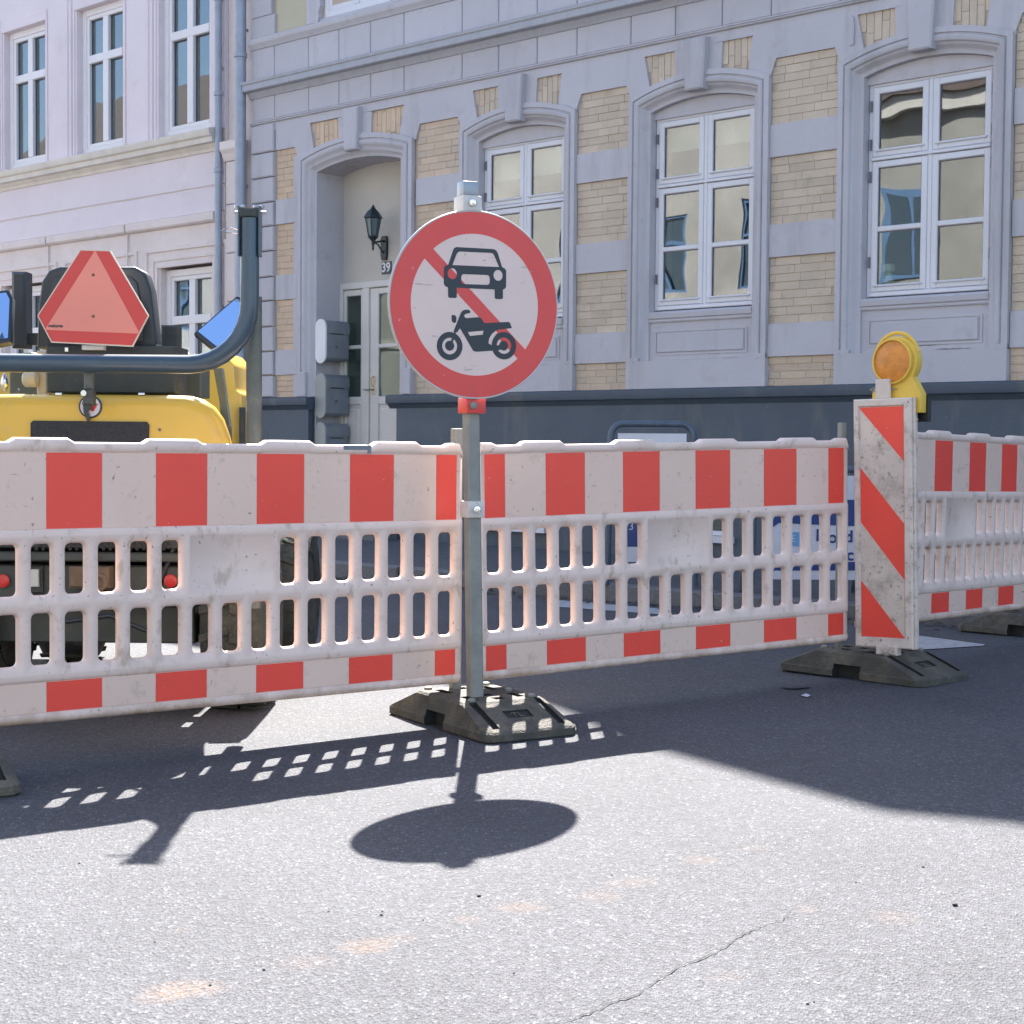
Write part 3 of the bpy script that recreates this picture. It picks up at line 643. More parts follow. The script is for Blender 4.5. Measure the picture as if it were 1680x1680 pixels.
# first floor (its foot is in view) up to the eaves, with the raised gable whose shadow lies on the road
QU = [5.49,5.715,6.0,6.28,6.56,6.84,7.12,7.4,7.68,7.95,8.15]
for k in range(len(QU)-1):
    MB().bbox(UL,-5.80 if k%2 == 0 else -5.86,-.02,.03,QU[k]+.002,QU[k+1]-.002,.008).build('quoin_block', PL, house)
CREAM = mat('cream_plaster', (.50,.45,.33), .9, var=.05, vs=3, bump=.15, bs=60, dirt=(.4,.36,.27), ds=5, da=.3)
for (a, b) in [(-5.799,DC-.752),(DC+.752,W3[0]-.737)]+[(W3[i]+.737,W3[i+1]-.737) for i in range(3)]+[(W3[3]+.737,UR)]:
    hb('cream_panel', CREAM, lambda mb: mb.box(a,b,.012,.029,5.49,8.1))
for c in [DC]+W3:
    def f(mb):
        mb.bbox(c-.75,c-.60,-.03,.03,5.49,7.7,.01); mb.bbox(c+.60,c+.75,-.03,.03,5.49,7.7,.01); mb.bbox(c-.75,c+.75,-.032,.03,7.7,7.9,.01)
        mb.prism([(c-.60,5.49),(c-.57,5.49),(c-.545,5.55),(c-.555,5.60),(c-.525,5.66),(c-.535,5.9),(c-.60,5.9)], -.028,.03)
        mb.box(c-.60,c+.60,.0,.03,5.49,5.53)
    hb('upper_window_surround', PLm, f)
    mb = MB(); mb.bbox(c-.5,c-.44,.02,.1,5.53,7.65,.004); mb.bbox(c+.44,c+.5,.02,.1,5.53,7.65,.004); mb.bbox(c-.44,c+.44,.02,.1,5.53,5.60,.004); mb.bbox(c-.44,c+.44,.02,.1,7.58,7.65,.004); mb.bbox(c-.03,c+.03,.015,.1,5.6,7.58,.004); mb.bbox(c-.44,c+.44,.022,.1,6.8,6.86,.004)
    uw = mb.build('upper_window', FRM, house)
    for sx in (-1,1):
        for (h0,h1) in ((5.6,6.8),(6.86,7.58)):
            x = c+sx*.235; g = MB(); g.bbox(x-.205,x-.16,.026,.06,h0,h1,.004); g.bbox(x+.16,x+.205,.026,.06,h0,h1,.004); g.bbox(x-.16,x+.16,.027,.06,h0,h0+.05,.004); g.bbox(x-.16,x+.16,.027,.06,h1-.05,h1,.004)
            g.build('sash', FRM, uw); MB().box(x-.162,x+.162,.024+.012,.044,h0+.049,h1-.049).build('pane', GLL, uw)
def f(mb): mb.profx([(.03,8.0),(-.1,8.05),(-.25,8.15),(-.28,8.2),(-.28,8.26),(.03,8.3)], UL, 11.5)
hb('eaves', PLt, f)
hb('upper_gable', PL, lambda mb: mb.prism([(-2.74,8.25),(-2.14,8.95),(-1.95,9.40),(-1.02,10.02),(-.57,9.88),(11.5,9.88),(11.5,8.25)], .0, .5))
hb('roof', TILE, lambda mb: mb.profx([(-.2,8.24),(5.5,12.2),(11,8.24)], UL, 11.5))
hb('rear_wall', PL, lambda mb: (mb.box(UL,UL+.2,.46,10.5,0,8.2), mb.box(11.2,11.4,.46,10.5,0,8.2), mb.box(UR,11.4,.031,.45,0,8.2), mb.box(UL+.2,11.2,10.3,10.5,0,8.2)))

# ------------------------------------------------------------ things on the main house
def local_thing(name, u, d, h, label, cat, group=None):
    e = empty(name, fac(u,d,h), (0,0,YAW)); return tag(e, label, cat, group)
# drainpipes
def pipe(u, d, r, h0, h1, label, coll):
    e = local_thing('drainpipe', u, d, 0, label, 'drainpipe', 'drainpipes between the two houses')
    MB().tube([(0,0,h0),(0,0,h1)], r, 18).build('pipe', PIPE, e, 40)
    for z in coll: MB().lathe([(r+.001,0),(r+.010,.006),(r+.010,.05),(r+.001,.056)], 18, (0,0,z)).build('collar', PIPE, e, 40)
    for z in [c+.3 for c in coll]: MB().box(-.01,.01,-.0,.10,z,z+.03).build('bracket', PIPE, e)
    return e
pipe(-6.30, -.09, .062, .1, 8.0, 'thick blue grey drainpipe at the corner of the lavender house', (1.9, 3.6, 5.3, 6.9))
pipe(-6.74, -.06, .040, .1, 7.9, 'thin lilac grey drainpipe at the edge of the white house', (2.3, 4.1, 4.95, 6.0))

# wall lantern
e = local_thing('wall_lantern', -4.50, ND, 3.14, 'black six sided wall lantern on a curved bracket above the door', 'lantern')
mb = MB(); cy = -.22
mb.lathe([(.008,.42),(.014,.40),(.022,.39),(.03,.385)], 6, (.05,cy,0)); mb.lathe([(.02,.385),(.06,.35),(.095,.30),(.10,.285),(.092,.28)], 6, (.05,cy,0)); mb.build('roof_cap', BLACKM, e)
mb = MB()
for k in range(6):
    a = 2*pi*k/6; mb.tube([(.05+.082*cos(a),cy+.082*sin(a),.283),(.05+.048*cos(a),cy+.048*sin(a),.09)], .006, 5)
mb.lathe([(.05,.10),(.055,.085),(.03,.06),(.015,.04),(.018,.02),(.010,-.01),(.012,-.03),(.002,-.06)], 8, (.05,cy,0)); mb.lathe([(.086,.275),(.092,.283),(.086,.29)], 6, (.05,cy,0)); mb.build('cage', BLACKM, e)
LG = mat('lantern_glass', (.12,.17,.17), .15, 0, var=.1); mb = MB(); mb.lathe([(.043,.10),(.074,.275)], 6, (.05,cy,0)); mb.build('glass', LG, e)
mb = MB(); mb.prism([(-.03,-.13),(.03,-.13),(.042,-.08),(.045,.08),(.03,.12),(-.03,.12),(-.045,.08),(-.042,-.08)], -.03, 0); mb.build('back_plate', BLACKM, e)
mb = MB(); mb.tube([(0,-.02,.07),(.02,-.10,.055),(.04,-.18,.04),(.05,cy,.035)], .010, 8); mb.tube([(0,-.02,-.06),(.01,-.07,-.03),(.03,-.13,.02),(.045,-.19,.03)], .008, 8); mb.build('arm', BLACKM, e, 40)
# house number
e = MB().bbox(-.075,.075,-.012,0,-.065,.065,.006).build('house_number', mat('number_plate_grey', (.05,.06,.075), .4), None, loc=fac(-4.475,ND,2.93), rot=(0,0,YAW))
tag(e, 'small dark plate with white number 39 under the lantern', 'number sign')
link('digits', text_mesh('39', .135, mat('number_white', (.7,.7,.7), .5), .001, .003), e, (0,-.014,0), (pi/2,0,0))
# mailboxes on the left cheek of the niche
for k, (h0, h1, lab, mside) in enumerate([(1.93,2.40,'top mailbox of three beside the door, white rounded side',MWHT),(1.35,1.83,'middle mailbox of three beside the door, grey green rounded side',MGRN),(.80,1.31,'lowest mailbox of three beside the door, just above the barrier',MGRN)]):
    e = local_thing('mailbox', NL, .02, h0, lab, 'mailbox', 'mailboxes beside the door')
    hh = h1-h0; r = .085
    def stad(x0, x1, z0, z1, n=8):
        rr = (x1-x0)/2; cx = (x0+x1)/2
        return [(cx+rr*cos(pi*i/n), z1-rr+rr*sin(pi*i/n)) for i in range(n+1)]+[(cx-rr*cos(pi*i/n), z0+rr-rr*sin(pi*i/n)) for i in range(n+1)]
    MB().prism(stad(.01,.175,0,hh), 0, .02).build('side_panel', mside, e, 40)
    MB().prism([(.012,.03),(.14,.03),(.165,.06),(.168,hh-.16),(.160,hh-.05),(.13,hh-.02),(.012,hh-.02)], .0205, .33).build('box', TARM, e, 30)
    MB().prism([(.012,hh-.02),(.135,hh-.015),(.172,hh-.055),(.178,hh-.15),(.170,hh-.15),(.162,hh-.06),(.13,hh-.022),(.012,hh-.03)], .0195, .34).build('flap', TARM, e, 30)
    MB().lathe([(.012,0),(.012,.006)], 10, (.168,.16,hh*.38), 'x').build('lock', HINGE, e)
    MB().box(.168,.172,.08,.26,hh*.66,hh*.68).build('slot', BLACKM, e)
# vase on a window sill inside
VAS = mat('vase_glaze', (.7,.66,.5), .3)
e = MB().lathe([(.03,0),(.05,.01),(.052,.05),(.03,.07),(.028,.11),(.05,.125),(.052,.16),(.04,.18)], 14).build('vase', VAS, None, 40, loc=fac(W3[2]-.40,.22,2.35)); tag(e, 'small cream vase inside the rightmost window at lower left', 'vase')

# ------------------------------------------------------------ left house
LU = -9.2
lh = empty('terraced_house', fac(LU,0,0), (0,0,YAW)); tag(lh, 'white and cream plastered house at the left with tall four pane windows', 'house')
def lb(name, mt, fn, smooth=False, parent=None):
    mb = MB(); fn(mb); mb.v = [(x-LU,y,z) for x,y,z in mb.v]; return mb.build(name, mt, parent or lh, smooth)
LC = [-12.68,-10.93,-9.20,-7.47]
L0, L1 = -13.6, -6.70
def f(mb):
    es = [L0]+[e for c in LC for e in (c-.50,c+.50)]+[L1]
    for a, b in zip(es[::2], es[1::2]):
        mb.box(a,b,.0,.4,4.6,6.42)
        # fluted pilaster face
        w_ = b-a
        if w_ > .3:
            mb.bbox(a+.10,b-.10,-.02,.0,4.6,6.6,.006); mb.bbox(a+.16,b-.16,-.035,-.02,4.6,6.6,.006); mb.bbox(a+.035,a+.07,-.015,.0,4.6,6.5,.004); mb.bbox(b-.07,b-.035,-.015,.0,4.6,6.5,.004)
    mb.box(L0,L1,.0,.4,6.42,8.2)
    for c in LC:
        mb.bbox(c-.56,c+.56,-.02,0,6.42,6.55,.006)
        mb.box(c-.5,c+.5,.14,.4,4.6,4.62)
lb('wall', LWALL, f)
lb('groove_backing', LTRIM, lambda mb: mb.box(L0,L1,.012,.4,3.14,4.6))
lb('frieze_board', LWALL, lambda mb: mb.bbox(L0,L1,-.006,.012,3.985,4.37,.01)); lb('frieze_board', LWALL, lambda mb: mb.bbox(L0,L1,-.008,.012,3.69,3.965,.01))
lb('ledge', mat('mossy_ledge', (.70,.63,.55), .9, var=.1, vs=4, bump=.3, bs=60, dirt=(.16,.16,.11), ds=8, da=.5, dt=.60), lambda mb: mb.profx([(.02,4.36),(-.02,4.365),(-.03,4.40),(-.065,4.43),(-.07,4.44),(-.12,4.45),(-.125,4.505),(-.15,4.52),(-.165,4.56),(-.165,4.59),(-.155,4.597),(.02,4.63)], L0, L1-.08), 30)
jts = [L0,-12.1,-10.34,-8.58,L1-.12]
for a, b in zip(jts[:-1], jts[1:]):
    lb('lintel_block', LTRIM, lambda mb: mb.profx([(.012,3.57),(-.03,3.575),(-.05,3.585),(-.06,3.60),(-.062,3.67),(-.055,3.68),(.012,3.692)], a+.018, b-.018), 30)
GC = [-10.95,-9.19,-7.43]
def f(mb):
    es = [L0]+[e for c in GC for e in (c-.50,c+.50)]+[L1]
    for a, b in zip(es[::2], es[1::2]): mb.box(a,b,.0,.4,0,3.14)
    mb.box(L0,L1,-.001,.011,3.14,3.57)
    for c in GC: mb.box(c-.5,c+.5,.0,.4,0,2.0)
    for c in GC:      # stepped surround
        for (o, wd, pr, t) in ((.80,.05,-.022,3.36),(.66,.04,-.016,3.24),(.58,.05,-.028,3.17)):
            mb.bbox(c-o,c-o+wd,pr,.0,1.7,t,.005); mb.bbox(c+o-wd,c+o,pr,.0,1.7,t,.005); mb.bbox(c-o+wd,c+o-wd,pr,.0,t-wd,t,.005)
    for u in (-12.1,-10.34,-8.58): mb.box(u-.010,u+.010,-.03,0,1.6,3.57)
lb('ground_floor_wall', LTRIM, f)
lb('plinth', NAVY, lambda mb: mb.box(L0,L1,-.03,.0,0,.9))
def lwindow(c, z0, zt0, zt1, z1, hw=.44, nm='window', fr=.10, cas=True):
    def f(mb):
        d = .09
        if cas:
            mb.bbox(c-.5,c-.5+.085,d-.012,d+.1,z0-.13,z1+.13,.006); mb.bbox(c+.5-.085,c+.5,d-.012,d+.1,z0-.13,z1+.13,.006); mb.bbox(c-.415,c+.415,d-.011,d+.1,z0-.13,z0-.05,.006); mb.bbox(c-.415,c+.415,d-.011,d+.1,z1+.05,z1+.13,.006)
        mb.bbox(c-.415,c-.36,d,d+.09,z0-.05,z1+.05,.006); mb.bbox(c+.36,c+.415,d,d+.09,z0-.05,z1+.05,.006)
        mb.bbox(c-.36,c+.36,d,d+.09,z0-.05,z0,.006); mb.bbox(c-.36,c+.36,d,d+.09,z1,z1+.05,.006)
        mb.bbox(c-.058,c+.058,d-.006,d+.08,z0,z1,.006); mb.bbox(c-.36,c+.36,d-.010,d+.08,zt0,zt1,.006)
    wo = lb(nm, LWIN, f)
    for sx in (-1,1):
        for (a, b) in ((z0,zt0),(zt1,z1)):
            x0, x1 = sorted((c+sx*.058, c+sx*.36)); lb('pane', GLL, lambda mb: mb.box(x0,x1,.135,.14,a,b), parent=wo)
            lb('gasket', HINGE, lambda mb: (mb.box(x0,x0+.008,.125,.134,a,b), mb.box(x1-.008,x1,.125,.134,a,b), mb.box(x0+.008,x1-.008,.125,.134,b-.008,b)), parent=wo)
    lb('interior', INTER, lambda mb: mb.add([(c-.5,.41,z0-.2),(c+.5,.41,z0-.2),(c+.5,.41,z1+.2),(c-.5,.41,z1+.2),(c-.6,2,z0-.2),(c+.6,2,z0-.2),(c+.6,2,z1+.2),(c-.6,2,z1+.2)],[(4,5,6,7),(0,1,5,4),(3,2,6,7),(0,4,7,3),(1,5,6,2)]))
for c in LC: lwindow(c, 4.77, 5.755, 5.855, 6.29)
for c in GC: lwindow(c, 1.98, 2.46, 2.56, 2.97)
lb('eaves', LTRIM, lambda mb: mb.profx([(.0,8.0),(-.2,8.1),(-.25,8.2),(.0,8.25)], L0, L1))
lb('roof', TILE, lambda mb: mb.profx([(-.2,8.19),(5,11.4),(10,8.19)], L0, L1))
lb('rear_wall', LWALL, lambda mb: (mb.box(L0,L0+.2,.41,9.8,0,8.15), mb.box(L1-.2,L1,.41,9.8,0,8.15), mb.box(L0+.2,L1-.2,9.6,9.8,0,8.15)))
# narrow pier between the houses
def f(mb):
    hs = [0,.5,1.04,1.58,2.12,2.66,3.2,3.74,4.22]
    for a, b in zip(hs[:-1], hs[1:]): mb.bbox(-6.66,-6.37,-.02,.3,a+.004,b-.004,.008)
    mb.profx([(.3,4.22),(-.03,4.22),(-.06,4.30),(-.09,4.34),(-.09,4.43),(.3,4.45)], -6.68,-6.36)
    mb.box(-6.695,-6.215,.05,.3,0,8.1)
lb('corner_pier', LTRIM, f)

# ------------------------------------------------------------ house across the street (behind the camera; it lights and is mirrored)
OD = -16.0
opp = empty('apartment_house', fac(0,OD,0), (0,0,YAW+pi)); tag(opp, 'yellow brick apartment house across the street seen only mirrored in the windows', 'house')
def ob(name, mt, fn, parent=None): mb = MB(); fn(mb); return mb.build(name, mt, parent or opp)
ocs = [10.6+i*2.45 for i in range(13)]
ob('wall', OPPB, lambda mb: mb.box(9.2,42,.12,8,0,8.6))
def f(mb):
    prev = 9.2
    for c in ocs:
        mb.box(prev,c-.5,0,.119,0,8.6); prev = c+.5
        for (a, b) in ((0,1.2),(2.9,4.3),(6.0,8.6)): mb.box(c-.5,c+.5,.001,.118,a,b)
    mb.box(prev,42,0,.119,0,8.6)
ob('brick_face', OPPB, f)
ob('trim_band', OPPT, lambda mb: (mb.box(9.2,42,-.06,0,3.5,3.7), mb.box(9.2,42,-.2,0,8.4,8.7)))
for c in ocs:
    for (a, b) in ((1.2,2.9),(4.3,6.0)):
        mb = MB(); mb.box(c-.5,c-.43,.03,.1,a,b); mb.box(c+.43,c+.5,.03,.1,a,b); mb.box(c-.43,c+.43,.03,.1,a,a+.07); mb.box(c-.43,c+.43,.03,.1,b-.07,b); mb.box(c-.03,c+.03,.03,.1,a+.07,b-.07); mb.box(c-.43,c+.43,.029,.1,(a+b)/2+.2,(a+b)/2+.26)
        wo = mb.build('window', OPPW, opp)
        MB().box(c-.43,c+.43,.08,.09,a+.07,b-.07).build('pane', mat('opposite_glass', (.05,.08,.11), .08) if c == ocs[0] and a < 2 else bpy.data.materials['opposite_glass'], wo)
ob('roof', TILE, lambda mb: mb.profx([(-.3,8.6),(4,12.6),(8,8.6)], 9.2, 42))

opp2 = empty('apartment_house', fac(0,OD,0), (0,0,YAW+pi)); tag(opp2, 'dark grey green rendered house across the street seen only mirrored in the rightmost window', 'house')
GRN = mat('grey_green_render', (.34,.335,.31), .9, var=.2, vs=.8, dirt=(.22,.21,.18), ds=1.5, da=.5, dt=.55)
ob('wall', GRN, lambda mb: mb.box(-11,9.19,.0,8,0,7.6), opp2); ob('cornice', OPPT, lambda mb: mb.box(-11,9.19,-.2,-.001,7.3,7.6), opp2)
ob('roof', TILE, lambda mb: mb.profx([(-.3,7.6),(4,11),(8,7.6)], -11, 9.15), opp2)
for c in (-8,-5,-2,1.5,4.4,7.3):
    for (a, b) in ((1.1,2.8),(4.2,5.9)):
        wo = MB().box(c-.55,c+.55,-.03,-.001,a,b).build('window', OPPW, opp2); MB().box(c-.46,c-.03,-.036,-.031,a+.08,b-.08).build('pane', bpy.data.materials['opposite_glass'], wo); MB().box(c+.03,c+.46,-.036,-.031,a+.08,b-.08).build('pane', bpy.data.materials['opposite_glass'], wo)

# ------------------------------------------------------------ barrier panels
SLP = .115; SLW = .070
def clean(mb):
    key = [tuple(round(c,5) for c in v) for v in mb.v]; out = []
    for f in mb.f:
        g = []
        for i in f:
            if not g or key[g[-1]] != key[i]: g.append(i)
        if len(g) > 1 and key[g[0]] == key[g[-1]]: g.pop()
        if len(g) > 2 and len(set(key[i] for i in g)) == len(g): out.append(g)
    return out
def barrier_mesh():
    mb = MB(); hx = .995; ex = .9775
    hump = []
    for c in (-.69,-.225,.225,.69): hump += [c-.112,c-.088,c+.088,c+.112]
    hump = sorted(hump+[-.93,-.905,.93,.905])
    def hz(x):
        for c in (-.69,-.225,.225,.69):
            if abs(x-c) <= .0881: return .014
        if .9295 <= abs(x) <= .98: return .010
        return 0
    xs_ = sorted(set([-hx,-.988,-.982,-ex,ex,.982,.988,hx]+hump))
    def yo(x):   # edge rounding
        a = abs(x)
        return {.995:.62,.988:.88,.982:.97}.get(round(a,3), 1)
    def dz(x): return {.995:.026,.988:.013,.982:.005}.get(round(abs(x),3), 0)
    def strip(profile, xl):
        rows = []
        for z, y, hf in profile: rows.append([(x, -y*yo(x), z+hz(x)*hf-dz(x)*((1 if z > .905 else .6 if z > .888 else 0)-(1 if z < .01 else .6 if z < .03 else 0))) for x in xl])
        for sgn in (1,-1):
            v = [(x, sgn*y, z) for rw in rows for x,y,z in rw]; n = len(xl)
            mb.add(v, [(j*n+i, j*n+i+1, (j+1)*n+i+1, (j+1)*n+i) for j in range(len(rows)-1) for i in range(n-1)])
        return rows
    bot = [(0,0,0),(0,.010,0),(.004,.019,0),(.012,.0245,0),(.024,.0245,0),(.031,.020,0),(.035,.015,0),(.135,.015,0),(.139,.020,0),(.147,.023,0),(.160,.023,0)]
    top = [(.612,.023,0),(.624,.023,0),(.632,.020,0),(.636,.015,0),(.887,.015,0),(.890,.020,.2),(.896,.0245,.5),(.910,.0245,.8),(.917,.020,1),(.921,.010,1),(.921,0,1)]
    strip(bot, xs_); strip(top, xs_)
    for sx in (-1,1):
        strip([(z,.023,0) for z in (.160,.390,.612)], [sx*v for v in ((.9775,.982,.988,.995))])
    # close the ends
    zz = [p[0] for p in bot]+[.390]+[p[0] for p in top]; yy = [p[1] for p in bot]+[.023]+[p[1] for p in top]
    for sx in (-1,1):
        zq = [z-.026*((1 if z > .905 else .6 if z > .888 else 0)-(1 if z < .01 else .6 if z < .03 else 0)) for z in zz]; v = [(sx*hx, -y*.62, z) for y, z in zip(yy, zq)]+[(sx*hx, y*.62, z) for y, z in zip(yy, zq)]; n = len(zz)
        mb.add(v, [(i,i+1,i+1+n,i+n) for i in range(n-1)])
    def cell(cx, z0, z1, hz0, hz1):
        w_ = SLW/2
        def ring(off, zo0, zo1, y):
            a = w_+off; r = .017+off; b0 = hz0-zo0; b1 = hz1+zo1; p = []
            for (sx, sz, st) in ((1,1,0),(-1,1,90),(-1,-1,180),(1,-1,270)):
                cx_, cz_ = cx+sx*(a-r), (b1-r if sz > 0 else b0+r)
                for k in (0,30,60,90): p.append((cx_+r*cos(R(st+k)), y, cz_+r*sin(R(st+k))))
            return p
        def outer(y):
            p = []
            r = .017
            for (sx, sz, st) in ((1,1,0),(-1,1,1),(-1,-1,2),(1,-1,3)):
                X = cx+sx*SLP/2; Z = z1 if sz > 0 else z0
                e1 = (X, y, (hz1-r if sz > 0 else hz0+r)); e2 = (cx+sx*(w_-r), y, Z)
                p += ([e1,(X,y,Z),(X,y,Z),e2] if st in (0,2) else [e2,(X,y,Z),(X,y,Z),e1])
            return p
        seq = [outer(-.023), ring(.010,.010,.010,-.0205), ring(.003,.003,.003,-.015), ring(0,0,0,-.009), ring(0,0,0,.009), ring(.003,.003,.003,.015), ring(.010,.010,.010,.0205), outer(.023)]
        n = 16; v = [p for rg in seq for p in rg]
        mb.add(v, [(j*n+i, j*n+(i+1)%n, (j+1)*n+(i+1)%n, (j+1)*n+i) for j in range(len(seq)-1) for i in range(n)])
    for k in range(-8,9):
        cell(k*SLP, .160, .390, .190, .361)
        if abs(k) > 1: cell(k*SLP, .390, .612, .419, .588)
    # blank plate in place of three slots
    x0, x1 = -1.5*SLP, 1.5*SLP
    for sg in (1,-1):
        rg = [[(x0,.023,.390),(x1,.023,.390),(x1,.023,.612),(x0,.023,.612)],[(x0+.006,.023,.398),(x1-.006,.023,.398),(x1-.006,.023,.604),(x0+.006,.023,.604)],[(x0+.012,.017,.404),(x1-.012,.017,.404),(x1-.012,.017,.598),(x0+.012,.017,.598)]]
        v = [(p[0],-sg*p[1],p[2]) for g_ in rg for p in g_]
        mb.add(v, [(j*4+i, j*4+(i+1)%4, (j+1)*4+(i+1)%4, (j+1)*4+i) for j in range(2) for i in range(4)]+[(8,9,10,11)])
    me = bpy.data.meshes.new('barrier_body'); me.from_pydata(mb.v, [], clean(mb)); me.materials.append(WHP)
    bm = bmesh.new(); bm.from_mesh(me); bmesh.ops.remove_doubles(bm, verts=bm.verts, dist=.00002)
    bm.normal_update()
    for f_ in bm.faces:
        c_ = f_.calc_center_median(); n_ = f_.normal
        if abs(c_.x) > .9945: bad = n_.x*c_.x < 0
        elif abs(c_.y) < .0085 and .16 < c_.z < .61:
            k_ = round(c_.x/SLP)*SLP; zc = .2755 if c_.z < .39 else .5035
            bad = n_.x*(k_-c_.x)+n_.z*(zc-c_.z) < 0
        elif c_.z > .917: bad = n_.z < 0
        elif c_.z < .004: bad = n_.z > 0
        else: bad = n_.y*c_.y < 0
        if bad: f_.normal_flip()
    bm.to_mesh(me); bm.free()
    finish(me, 50); return me
BM = barrier_mesh()
def fld(wd, z0, z1, mt, nm):
    return MB().bbox(-wd/2,wd/2,-.0165,-.0148,z0,z1,.0005).mesh(nm, mt)
FR = {(k,r): fld((.1925,.096)[k]-.001, *((.636+.001,.886) if r else (.036,.134)), RFILM, 'red_stripe') for k in (0,1) for r in (0,1)}
FWm = {r: fld(.1915, *((.637,.886) if r else (.036,.134)), WFILM, 'white_stripe') for r in (0,1)}
# raised pips where two mouldings meet: clip lugs at the ends
def barrier(loc, ang, tilt, label, shift=0.):
    e = empty('barrier_panel', loc, (0, tilt, R(ang))); tag(e, label, 'barrier', 'red and white barrier panels across the road')
    link('frame', BM, e)
    for row in (0,1):
        x = -.9655
        link('red_stripe', FR[(1,row)], e, (x+.048,0,0)); link('red_stripe', FR[(1,row)], e, (.9655-.048,0,0))
        x = -.9655+.0965+.09655
        for k in range(9):
            link('red_stripe' if k%2 else 'white_stripe', FR[(0,row)] if k%2 else FWm[row], e, (x,0,0)); x += .1931
    return e
B1 = barrier((-.993,5.785,.150), 37.37, .002, 'nearest red and white plastic barrier, left of the round sign, before the yellow dumper')
B2 = barrier((.702,6.966,.170), 33.3, -.019, 'middle red and white barrier between the round sign pole and the striped beacon')
B3 = barrier((2.236,8.282,.224), 49.5, .018, 'farthest red and white barrier, right of the striped beacon, running out of the picture')
# tape remnant hanging over the top of the first barrier
mb = MB(); xt = .565
mb.v = []
for (x, y, z) in [(-.16,.004,.937),(0,.004,.937)]: pass
mb.box(xt-.115,xt,-.026,-.0235,.903,.920); mb.box(xt-.012,xt+.003,-.0265,-.0240,.890,.921)
mb.build('tape_remnant', mat('grey_tape', (.16,.18,.21), .5), B1)

# ------------------------------------------------------------ foot plates
def foot_mesh():
    L_, Wd = .40, .20
    secs = []   # outline stations: (z, half length, half width, corner cut)
    def ring(z, l, w_, c): return [(-l+c,-w_,z),(l-c,-w_,z),(l,-w_+c,z),(l,w_-c,z),(l-c,w_,z),(-l+c,w_,z),(-l,w_-c,z),(-l,-w_+c,z)]
    R_ = [ring(0,.392,.192,.03), ring(.006,.40,.20,.03), ring(.032,.40,.20,.03), ring(.040,.392,.195,.03), ring(.110,.215,.178,.03), ring(.118,.200,.168,.03), ring(.120,.19,.16,.03)]
    v = [p for r_ in R_ for p in r_]; n = 8
    fs = [(j*n+i, j*n+(i+1)%n, (j+1)*n+(i+1)%n, (j+1)*n+i) for j in range(len(R_)-1) for i in range(n)]+[tuple(range(7,-1,-1)), tuple(range(6*n,7*n))]
    mb = MB().add(v, fs); me = mb.mesh('foot', [RUBB, RUBD])
    base = bpy.data.objects.new('foot_tmp', me); COL.objects.link(base)
    cut = MB(); cut.k = 1
    for sy in (-1,1):
        y0, y1 = (.150,.25) if sy > 0 else (-.25,-.150); cut.box(-.075,.075,y0,y1,-.02,.062)                 # hand holds
        cut.box(-.20,-.05,min(sy*.165,sy*.2),max(sy*.165,sy*.2),.095,.14) if False else None
    for sx in (-1,1):
        for sy in (-1,1):   # long grooves down the end slopes
            a, b = sx*.19, sx*.372
            c0, c1 = sy*.125, sy*.155
            za, zb = .104, .034
            x0, x1 = a, b
            vv = []
            for (x, z) in ((x0,za),(x1,zb),(x1,zb+.08),(x0,za+.08)):
                for y in (min(c0,c1), max(c0,c1)): vv.append((x,y,z))
            cut.add(vv, [(0,2,3,1),(2,4,5,3),(4,6,7,5),(6,0,1,7),(0,6,4,2),(1,3,5,7)])
        # maker's recess
        vv = []
        for (x, z) in ((sx*.262,.084),(sx*.312,.064),(sx*.312,.14),(sx*.262,.14)):
            for y in (-.055,.055): vv.append((x,y,z))
        cut.add(vv, [(0,2,3,1),(2,4,5,3),(4,6,7,5),(6,0,1,7),(0,6,4,2),(1,3,5,7)])
    for x in (-.14,-.045,.05,.145): cut.box(x-.024,x+.024,-.024,.024,.09,.14)         # sockets
    for x, y in ((-.10,.10),(.10,.10),(-.10,-.10),(.10,-.10)): cut.box(x-.05,x+.05,y-.018,y+.018,.108,.14)
    cme = cut.mesh('cut', [RUBB, RUBD]); co = bpy.data.objects.new('cut_tmp', cme); COL.objects.link(co)
    md = base.modifiers.new('b', 'BOOLEAN'); md.object = co; md.operation = 'DIFFERENCE'; md.solver = 'EXACT'
    try: md.material_mode = 'INDEX'
    except Exception: pass
    dg = bpy.context.evaluated_depsgraph_get(); out = bpy.data.meshes.new_from_object(base.evaluated_get(dg)); out.name = 'foot_plate'
    bpy.data.objects.remove(base); bpy.data.objects.remove(co)
    return out
FM = foot_mesh()
BOLT = MB().lathe([(.014,0),(.016,.004),(.015,.011),(.009,.014)], 10).mesh('bolt', GALV, 40)
TXT = text_mesh('TL', .042, RUBB, .002, .001)
def foot(x, y, ang, label, z=None):
    e = empty('foot_plate', (x, y, ground_z(x,y) if z is None else z), (0,0,R(ang))); tag(e, label, 'foot plate', 'black rubber foot plates under the barriers')
    link('rubber_body', FM, e)
    for bx, by in ((-.175,.13),(.0,.13),(.17,.13),(-.175,-.13),(.17,-.13)): link('bolt', BOLT, e, (bx,by,.118))
    for sx in (-1,1):
        o = link('raised_lettering', TXT, e, (sx*.287,0,.0765), (0, R(22.0)*sx, R(90)*sx)); 
        o.rotation_euler = Matrix.Rotation(R(22)*sx, 3, 'Y').to_4x4().to_3x3().to_euler() if False else (R(22.), 0, R(90)*sx)
    return e
foot(-.12,6.30,-59.1,'black rubber foot plate under the round sign, striped by sunlight')
foot(1.665,7.55,-48.3,'grey rubber foot plate in shade under the striped beacon')
foot(-1.85,5.19,-59,'rubber foot plate cut off by the left edge of the picture')
foot(2.92,9.08,-48,'distant rubber foot plate under the right barrier end')

